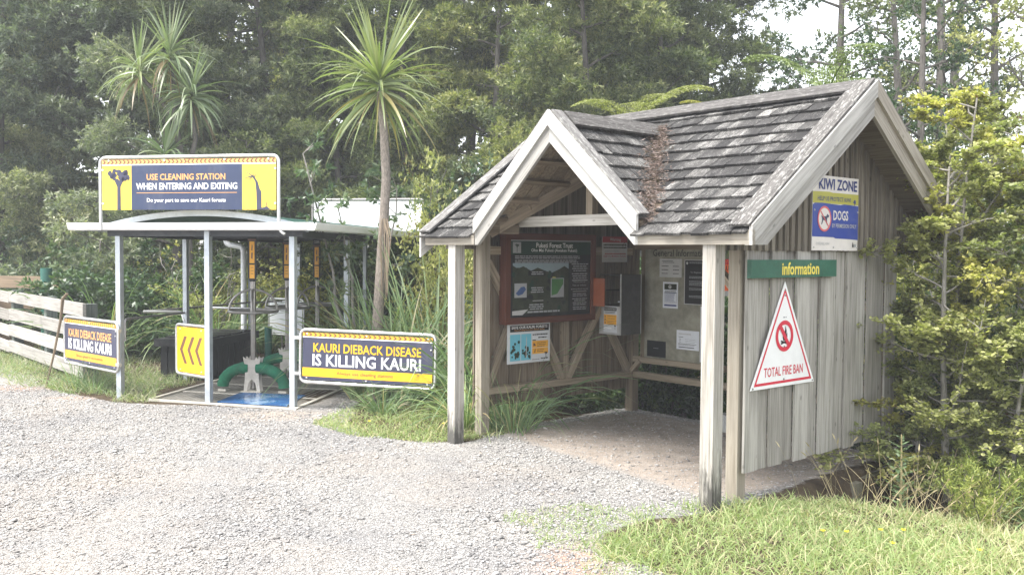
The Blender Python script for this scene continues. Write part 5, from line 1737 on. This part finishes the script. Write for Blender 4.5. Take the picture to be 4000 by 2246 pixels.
SAP = [sapling_mesh(41, 3.2, 1.2, 36, .044), sapling_mesh(42, 4.6, 1.45, 30, .048), sapling_mesh(43, 2.0, .95, 28, .042)]
for x, y, sc, k, rz, label in [
    (4.2, 8.75, 1.0, 0, .3, 'olive sapling with a pale slender stem in front of the right bushes'),
    (4.6, 9.5, .86, 1, 1.2, 'taller olive sapling leaning over the right eave of the shelter'),
    (5.0, 9.0, 1.0, 0, 2.6, 'bushy olive sapling at the right edge of the picture'),
    (5.6, 10.6, .85, 1, 4.1, 'tall thin olive sapling standing against the sky at the right edge'),
    (5.1, 11.2, .8, 1, 5.0, 'olive sapling close behind the rear right post of the shelter'),
    (4.45, 9.15, .84, 1, 3.9, 'leafy olive sapling hiding the lower end of the right barge board'),
    (4.02, 9.05, .9, 2, 3.3, 'low olive sapling spreading its branches across the right wall'),
    (4.6, 8.35, .85, 2, .9, 'low olive sapling above the tall dry grass'),
]:
    plant('sapling', label, 'sapling', 'olive saplings right of the shelter', on_ground(x, y), rz, sc, SAP[k][0], SAP[k][1], 'stem', 'leaves')

# ---- cabbage trees
def sword_head(rng, n, L, W, dk=1.0):
    u = rng.random(n)
    el = np.arcsin(np.clip(1 - 1.72 * u ** 1.05, -1, 1))             # straight up to hanging
    az = rng.uniform(0, 6.283, n)
    D = np.stack([np.cos(el) * np.cos(az), np.cos(el) * np.sin(az), np.sin(el)], -1)
    P = D * .05 + np.stack([0 * u, 0 * u, .16 * np.sin(el)], -1)
    dr = dk * np.where(el > .7, .05 + .25 * rng.random(n), .55 + .9 * rng.random(n))
    V, F, m = strips(P, D, L * rng.uniform(.75, 1.12, n), W * rng.uniform(.75, 1.2, n), dr, 7, rng, .5, lambda t: (1 - t) ** .75 * (.55 + .45 * min(1, t * 5)))
    r = rng.random(n); tint = np.clip(.25 + .5 * rng.random(n) + .1 * np.sin(el), 0, 1)
    r = np.where((el < -.1) & (rng.random(n) < .35), 0.0, r); tint = np.where(r == 0, 0.0, tint)
    return V, F, np.repeat(r, m), np.repeat(tint, m)
def cabbage(name_label, loc, trunk_pts, trunk_r, heads, mat, seed, L, W, n, dk=1.0, bark='bark_cabbage'):
    rng = np.random.default_rng(seed)
    root = empty('cabbage_tree', loc, 0, name_label, 'tree')
    for i, pts in enumerate(trunk_pts):
        b = MB(); b.tube(pts, [trunk_r * (1.15 - .4 * k / (len(pts) - 1)) * (1 if i == 0 else .6) for k in range(len(pts))], M[bark], 12)
        b.build('trunk' if i == 0 else 'limb', root, True)
    for h in heads:
        V, F, r, t = sword_head(rng, n, L, W, dk)
        o = link('leaf_head', np_mesh('leaf_head', V, F, [M[mat]], dict(rnd=r, tint=t)), root)
        o.location = h
    return root
tall = cabbage('tall single-headed cabbage tree with a bare grey trunk right of the station', on_ground(-1.86, 12.5), [[(.0, 0, -.2), (.03, 0, .9), (.07, 0, 1.6), (.12, 0, 2.4), (.15, 0, 3.0), (.12, 0, 3.6), (.06, 0, 4.15)]], .070, [(.06, 0, 4.22)], 'leaf_sword', 51, 1.14, .050, 150)
b = MB(); rg = random.Random(2)
for i in range(9):
    x = .13 + rg.uniform(-.03, .05)
    b.tube([(x, -.10, 2.45), (x + rg.uniform(-.02, .06), -.13, 2.2), (x + rg.uniform(-.02, .04), -.12, 1.5 + rg.uniform(-.2, .3))], [.006, .008, .004], M['stick'], 4)
b.build('dead_leaves', tall)
cabbage('forked cabbage tree with drooping pale heads behind the station', on_ground(-6.6, 18.4), [[(.2, 0, -.3), (.15, 0, 2.0), (.05, 0, 3.6), (-.1, 0, 4.6)], [(-.1, 0, 4.6), (-.4, 0, 5.0), (-.75, -.1, 5.45)], [(-.1, 0, 4.6), (-.12, 0, 5.2), (-.2, 0, 5.72)], [(.1, 0, 3.4), (.3, 0, 4.2), (.25, -.1, 4.95)], [(.1, 0, 2.6), (-.2, -.2, 3.2), (-.22, -.25, 3.75)]],
        .08, [(-.78, -.1, 5.5), (-.2, 0, 5.8), (.25, -.1, 5.0), (-.22, -.25, 3.78)], 'leaf_sword_pale', 52, 1.0, .06, 95, 1.9, 'bark')

# ---- a young glossy-leaved tree wound round the tall cabbage tree
rng = np.random.default_rng(61)
b = MB(); tips = []
for x0, tx, hz in ((-.15, -.75, 3.4), (.1, .35, 2.9), (-.05, -.35, 2.6)):
    p = P3(x0, .2, -.2); pts = [p]
    for k in range(8):
        p = P3(x0 + tx * ((k + 1) / 8) ** 1.2 + rng.normal() * .03, .2 + rng.normal() * .05, hz * (k + 1) / 8); pts.append(p)
        if k > 3:
            for q in range(3):
                dd = unit(rng.normal(size=3) + P3(0, 0, .3)); e = p + dd * rng.uniform(.15, .4); b.tube([p, e], [.008, .004], None, 4); tips.append((e, dd))
    b.tube(pts, [.03 - .0025 * k for k in range(9)], None, 6)
tm = wood_mesh('young_tree_stem', b, M['bark_pale'])
cm = foliage_mesh('young_tree_leaves', rng, tips, M['leaf_broad'], rx=.15, rz=.12, tufts=3, per=7, L=.12, W=.042, tuft_r=.03)
plant('young_tree', 'thin young tree with glossy rosettes beside the tall cabbage tree trunk', 'tree', None, on_ground(-2.1, 13.0), 0, 1.0, tm, cm, 'stem', 'leaves')

# ---- sedge and flax clumps
def sedge_mesh(seed, n, L, W, droop, away=False):
    rng = np.random.default_rng(seed)
    a = rng.uniform(-.15, 3.3, n) if away else rng.uniform(0, 6.283, n); r = rng.random(n) ** .6 * .16
    P = np.stack([r * np.cos(a), r * np.sin(a), np.zeros(n) - .03], -1)
    sp = rng.uniform(.15, 1.0, n)
    D = unit(np.stack([np.cos(a) * sp, np.sin(a) * sp, np.ones(n)], -1))
    V, F, m = strips(P, D, L * rng.uniform(.5, 1.15, n), W * rng.uniform(.7, 1.2, n), droop * rng.uniform(.6, 1.7, n), 8, rng, .6)
    rr_ = rng.random(n); rr_[rng.random(n) < .10] = 0
    return np_mesh('sedge_blades', V, F, [M['sedge']], dict(rnd=np.repeat(rr_, m), tint=np.repeat(np.where(rr_ == 0, 0, rng.random(n)), m)))
SEDGE = [sedge_mesh(71, 170, 1.4, .025, 1.5), sedge_mesh(72, 140, 1.1, .022, 1.8), sedge_mesh(73, 120, .6, .010, 1.2), sedge_mesh(74, 170, 1.4, .024, 1.0, True), sedge_mesh(75, 110, .62, .018, 1.7)]
for i, (x, y, k, sc, label) in enumerate([
    (-1.5, 12.05, 3, 1.3, 'large green sedge clump at the foot of the tall cabbage tree'),
    (-1.0, 12.2, 3, 1.6, 'tallest sedge clump, behind the right disease sign'),
    (-0.28, 11.55, 0, 1.3, 'large sedge clump leaning against the left front post of the shelter'),
    (-0.52, 10.62, 1, .85, 'sedge clump spilling out under the right end of the disease sign'),
    (-1.60, 11.45, 4, .9, 'sedge clump under the middle of the right disease sign'),
    (-2.0, 12.5, 3, 1.15, 'sedge clump reaching over the right edge of the station floor'),
    (-0.15, 11.7, 0, 1.5, 'sedge clump behind the outer left corner of the shelter'),
    (0.03, 10.5, 2, 1.5, 'sedge clump arching into the shelter past its inner left post'),
    (-1.9, 13.6, 0, 1.6, 'upright sedge clump left of the tall cabbage tree trunk'),
    (-0.75, 13.2, 0, 1.7, 'sedge clump between the tall cabbage tree and the olive bush'),
    (-7.4, 16.8, 0, 1.4, 'bluish sedge clump behind the end of the pale fence'),
    (-6.2, 17.4, 0, 1.4, 'bluish sedge clump seen left of the left front post'),
    (-5.4, 17.0, 0, 1.4, 'bluish sedge clump behind the black bin'),
    (-4.9, 18.3, 0, 1.3, 'sedge clump at the back of the station on the left'),
    (-6.35, 13.4, 2, 1.1, 'small grassy tuft at the foot of the last fence post'),
    (-5.95, 13.1, 2, .9, 'small grassy tuft under the left disease sign'),
    (4.55, 7.75, 1, .75, 'broad green sedge clump at the right edge of the grass'),
    (5.2, 8.3, 1, 1.0, 'sedge clump at the right edge below the saplings'),
]):
    plant('sedge_clump', label, 'sedge', 'sedge clumps round the clearing', on_ground(x, y), 0.0 if k == 3 else i * 1.3, sc, None, SEDGE[k], cname='blades')

# ---- tree ferns behind the shelter
def fern_mesh(seed, fronds, L, mat):
    rng = np.random.default_rng(seed)
    Vs, Fs, rs, ts = [], [], [], []; o = 0
    for i in range(fronds):
        a = i * 2.4 + rng.normal() * .45
        d = unit(P3(math.cos(a), math.sin(a), .8 + rng.normal() * .45)); p = P3(0, 0, 0); q = 20
        l = L * rng.uniform(.8, 1.1)
        for k in range(q):
            t = k / q
            s_ = unit(np.cross(d, P3(0, 0, 1)))
            pl = l * .24 * math.sin(math.pi * (t * .86 + .12)) ** .8
            up = np.cross(s_, d)
            for sg in (-1, 1):
                e = unit(s_ * sg + d * .45 - P3(0, 0, .18))
                # each pinna is a comb of leaflets
                m = 9
                tt = (np.arange(m) + .5) / m
                for sd in (-1, 1):
                    PP = p + e * (tt * pl)[:, None]; DD = np.tile(unit(d * sd + e * .5), (m, 1))
                    V, F = leaf_quads(PP, DD + rng.normal(size=(m, 3)) * .12, l * .042 * (1 - tt * .7), l * .016, rng)
                    Vs.append(V); Fs.append(F + o); o += len(V); rs.append(np.repeat(rng.random(m), 4)); ts.append(np.full(len(V), rng.random() * .4 + .3))
            V, F, m2 = strips(p[None], d[None], l / q * 1.1, .022 * (1 - t) + .004, 0.0, 1, rng, .1, lambda t: 1.0)
            Vs.append(V); Fs.append(F + o); o += len(V); rs.append(np.full(len(V), .1)); ts.append(np.full(len(V), .1))
            d = unit(d + P3(0, 0, -1) * .075 * (.5 + t)); p = p + d * l / q
    return np_mesh('fern_fronds', np.concatenate(Vs), np.concatenate(Fs), [M[mat]], dict(rnd=np.concatenate(rs), tint=np.concatenate(ts)))
FM = {m: fern_mesh(81 + i, 8, 1.5, m) for i, m in enumerate(('fern', 'fern_yellow'))}
for x, y, hz, sc, m, rz, label in [
    (1.62, 12.6, 3.80, .80, 'fern_yellow', .6, 'yellowing tree fern showing over the end of the shelter ridge'),
    (2.75, 12.3, 3.85, .5, 'fern_yellow', 2.0, 'small browned tree fern just showing over the middle of the ridge'),
    (4.05, 12.0, 4.12, .95, 'fern', 1.0, 'green tree fern spreading above the right end of the ridge'),
]:
    b = MB(); b.tube([(0, 0, (-hz - .8) / sc), (.04, 0, -hz / 2), (0, 0, .03)], [.09, .08, .07], M['bark_fern'], 10)
    gx_, gy_, gz_ = on_ground(x, y)
    plant('tree_fern', label, 'tree fern', None, (x, y, hz), rz, sc, b.mesh('fern_trunk', True), FM[m], 'trunk', 'fronds')

# ---- grass
def grass_patch(name, label, poly, dens, hgt, seed, edge=.12, cond=None, width=.006, dryness=.0):
    rng = np.random.default_rng(seed)
    xs = [p[0] for p in poly]; ys = [p[1] for p in poly]
    area = (max(xs) - min(xs)) * (max(ys) - min(ys))
    n = int(area * dens)
    x = rng.uniform(min(xs), max(xs), n); y = rng.uniform(min(ys), max(ys), n)
    ok = in_poly(x + edge * vnoise(x, y, 4, seed), y + edge * vnoise(y, x, 4, seed + 1), poly)
    ok &= rng.random(n) < np.clip(.62 + .55 * vnoise(x, y, 2.2, seed + 2), .08, 1)
    if cond is not None: ok &= cond(x, y)
    x, y = x[ok], y[ok]; n = len(x)
    P = np.stack([x, y, ground_z(x, y) - .004], -1)
    a = rng.uniform(0, 6.283, n); sp = rng.uniform(.2, 1.3, n)
    D = np.stack([np.cos(a) * sp, np.sin(a) * sp, np.ones(n)], -1)
    pv = vnoise(x, y, 1.8, seed + 3)
    L = hgt * rng.uniform(.35, 1.45, n) * (1 + .5 * pv)
    V, F, m = strips(P, D, L, width * rng.uniform(.7, 1.4, n), rng.uniform(.5, 1.9, n), 3, rng, .8)
    r = rng.random(n); dry = rng.random(n) < .20 + .22 * np.clip(pv, 0, 1) + dryness + .40 * sstep(2.3, 4.2, x)
    t = np.clip(.5 + .4 * pv + rng.normal(size=n) * .12, 0, 1)
    r = np.where(dry, r * .35, .35 + .65 * r); t = np.where(dry, t * .3, t)
    o = link(name, np_mesh(name, V, F, [M['grass']], dict(rnd=np.repeat(r, m), tint=np.repeat(t, m))))
    tag(o, label, 'grass', kind='stuff')
GR = [(0.55, 6.5), (0.62, 6.75), (0.95, 7.15), (1.35, 7.28), (1.75, 7.5), (2.2, 7.62), (2.9, 7.75), (3.6, 8.05), (5.4, 8.7), (5.6, 4.6), (1.2, 4.6), (1.2, 5.2), (1.05, 5.75), (.78, 6.1)]
kc = lambda x, y: ~((((x - KO.x) * KU.x + (y - KO.y) * KU.y) > -.14) & (((x - KO.x) * KV.x + (y - KO.y) * KV.y) > .15))
grass_patch('grass', 'bright green grass verge in the right foreground', GR, 4600, .125, 91, .30, kc, .0075)
grass_patch('grass', 'thin scattered weeds where the verge fades into the gravel', [(-.1, 6.9), (.4, 7.4), (1.3, 7.75), (1.7, 7.5), (1.2, 6.9), (.7, 6.4), (.8, 5.9), (1.1, 5.2), (.9, 4.9), (.3, 5.9)], 1500, .075, 111, .35, None, .007)
grass_patch('grass', 'low grass and weeds at the foot of the left shelter posts', [(-2.4, 10.75), (-2.1, 11.7), (-1.0, 11.9), (-.3, 11.3), (.25, 10.85), (-.1, 10.15), (-.55, 9.9), (-.95, 9.8), (-1.8, 10.15)], 4200, .085, 94, .10, None, .008)
grass_patch('grass', 'grass growing under the pale fence and the left sign', [(-10.0, 16.6), (-12, 18.6), (-5.3, 18), (-4.85, 14.2), (-4.8, 12.2), (-5.5, 12.4), (-6.3, 12.95), (-7.0, 13.4), (-8.0, 14.5)], 1000, .17, 97, .35, None, .010, .28)

# tall dry stems with seed heads among the grass
def dry_stems():
    rng = np.random.default_rng(17)
    n = 420
    x = rng.uniform(1.9, 5.3, n); y = 6.85 + rng.uniform(-.3, .9, n) + .34 * (x - 2)
    k = rng.random(n) < np.clip((x - 2.3) / 1.6, .10, 1); x, y = x[k], y[k]; n = len(x)
    P = np.stack([x, y, ground_z(x, y)], -1)
    D = unit(rng.normal(size=(n, 3)) * P3(.45, .45, 0) + P3(0, 0, 1))
    L = rng.uniform(.22, .62, n)
    V, F, m = strips(P, D, L, .006, rng.uniform(.1, .9, n), 5, rng, .8, lambda t: 1.0 - .5 * t)
    V2 = V.reshape(n, 6, 2, 3); tip = V2[:, -1].mean(1); d2 = tip - V2[:, -2].mean(1)
    V3, F3, m3 = strips(tip, d2, .06, .012, .4, 3, rng, .8, lambda t: math.sin(math.pi * min(1, t + .12)) + .05)
    r = rng.random(n)
    o = link('dry_grass', np_mesh('dry_grass', np.concatenate([V, V3]), np.concatenate([F, F3 + len(V)]), [M['straw']], dict(rnd=np.concatenate([np.repeat(r, m), np.repeat(r, m3)]), tint=np.concatenate([np.repeat(r, m), np.repeat(r, m3)]))))
    tag(o, 'tall straw-coloured dry grass stems with seed heads on the right', 'dry grass', kind='stuff')
dry_stems()

# buttercups
def flower_mesh():
    b = MB(); b.tube([(0, 0, 0), (.004, 0, .08), (0, 0, .115)], [.002, .002, .002], M['grass'], 4)
    st_ = b.mesh('flower_stem')
    b = MB()
    for k in range(5):
        a = 2 * math.pi * k / 5; c, s_ = math.cos(a), math.sin(a)
        b.add([(0, 0, .115), (.011 * c - .008 * s_, .011 * s_ + .008 * c, .122), (.02 * c, .02 * s_, .126), (.011 * c + .008 * s_, .011 * s_ - .008 * c, .122)], [(0, 1, 2, 3)], M['petal'])
    return st_, b.mesh('flower_head')
fs_, fh_ = flower_mesh()
for x, y in ((2.62, 6.45), (2.78, 6.45), (2.36, 6.4), (2.58, 6.15), (3.1, 6.02), (2.2, 6.42), (-.75, 10.25), (-1.6, 10.35), (4.2, 5.95)):
    plant('buttercup', 'small yellow buttercup flower in the grass', 'flower', 'buttercups in the grass', on_ground(x, y), random.uniform(0, 6), 1.0, fs_, fh_, 'stem', 'petals')

# thistle beside the retaining board
def thistle():
    rng = np.random.default_rng(23)
    b = MB(); b.tube([(0, 0, -.05), (.01, 0, .35), (.0, 0, .78)], [.012, .010, .006], M['leaf_lime'], 6)
    sm = wood_mesh('thistle_stem', b, M['sedge'])
    Ps, Ds, Ls = [], [], []
    for i in range(26):
        z = .06 + .72 * i / 26; a = i * 2.4; l = .17 * (1 - .6 * i / 26) + .03
        d = unit(P3(math.cos(a), math.sin(a), .45))
        for k in range(7):
            t = k / 7
            for sg in (-1, 1):
                s_ = unit(np.cross(d, P3(0, 0, 1))) * sg
                Ps.append(P3(0, 0, z) + d * l * t); Ds.append(unit(d + s_ * 1.1 + rng.normal(size=3) * .2)); Ls.append(l * .33 * (1 - t * .6))
    V, F = leaf_quads(np.array(Ps), np.array(Ds), np.array(Ls), np.array(Ls) * .42, rng)
    n = len(Ps)
    cm = np_mesh('thistle_leaves', V, F, [M['sedge']], dict(rnd=np.repeat(.4 + .6 * rng.random(n), 4), tint=np.repeat(.4 + .6 * rng.random(n), 4)))
    plant('thistle', 'spiky green thistle beside the low retaining board', 'thistle', None, on_ground(3.42, 8.02), 0, 1.0, sm, cm, 'stem', 'leaves')
thistle()
# feathery lime shrub low on the right
rng = np.random.default_rng(29)
b = MB(); tips = []
for k in range(12):
    a = k * 2.4; d = unit(P3(math.cos(a) * .5, math.sin(a) * .5, 1)); p = P3(0, 0, -.1); pts = [p]
    for q in range(4):
        d = unit(d + rng.normal(size=3) * .15); p = p + d * rng.uniform(.13, .22); pts.append(p); tips.append((p, d))
    b.tube(pts, [.009 - .0015 * q for q in range(5)], None, 5)
tm = wood_mesh('low_shrub_stems', b, M['bark']); cm = foliage_mesh('low_shrub_leaves', rng, tips, M['leaf_lime'], rx=.13, rz=.10, tufts=9, per=10, L=.055, W=.010, tuft_r=.06, upb=.8)
plant('low_shrub', 'feathery lime-green low shrub nearest the grass verge on the right', 'shrub', 'lime shrubs in the dry grass', on_ground(4.0, 7.75), 0, .85, tm, cm, 'stems', 'leaves')
plant('low_shrub', 'feathery lime-green low shrub just right of the thistle', 'shrub', 'lime shrubs in the dry grass', on_ground(4.2, 8.05), 2, .95, tm, cm, 'stems', 'leaves')

# bare dead shrubs behind the station
def dead_shrub(seed, label, loc, h):
    rng = np.random.default_rng(seed)
    b = MB()
    for k in range(6):
        d = unit(P3(rng.normal() * .45, rng.normal() * .3, 1)); p = P3(rng.normal() * .08, 0, -.1); pts = [p]
        for q in range(7):
            d = unit(d + rng.normal(size=3) * .22); p = p + d * h / 7 * rng.uniform(.8, 1.1); pts.append(p)
            if q > 1:
                for z in range(2):
                    e = unit(d + rng.normal(size=3) * .8); m = p + e * rng.uniform(.12, .4)
                    b.tube([p, (p + m) / 2 + rng.normal(size=3) * .02, m], [.009, .006, .002], None, 4)
        b.tube(pts, [.026 * (1 - .12 * q) for q in range(8)], None, 6)
    r = empty('dead_shrub', loc, rng.random() * 6, label, 'dead shrub')
    link('branches', wood_mesh('dead_branches', b, M['bark_pale']), r)
dead_shrub(5, 'bare pale dead shrub behind the left front post of the station', on_ground(-5.75, 17.6), 2.3)
dead_shrub(6, 'bare dead shrub seen through the middle of the station', on_ground(-4.9, 19.0), 2.0)
dead_shrub(8, 'tangle of bare sticks under the left end of the brown far fence', on_ground(-8.1, 18.8), 1.6)
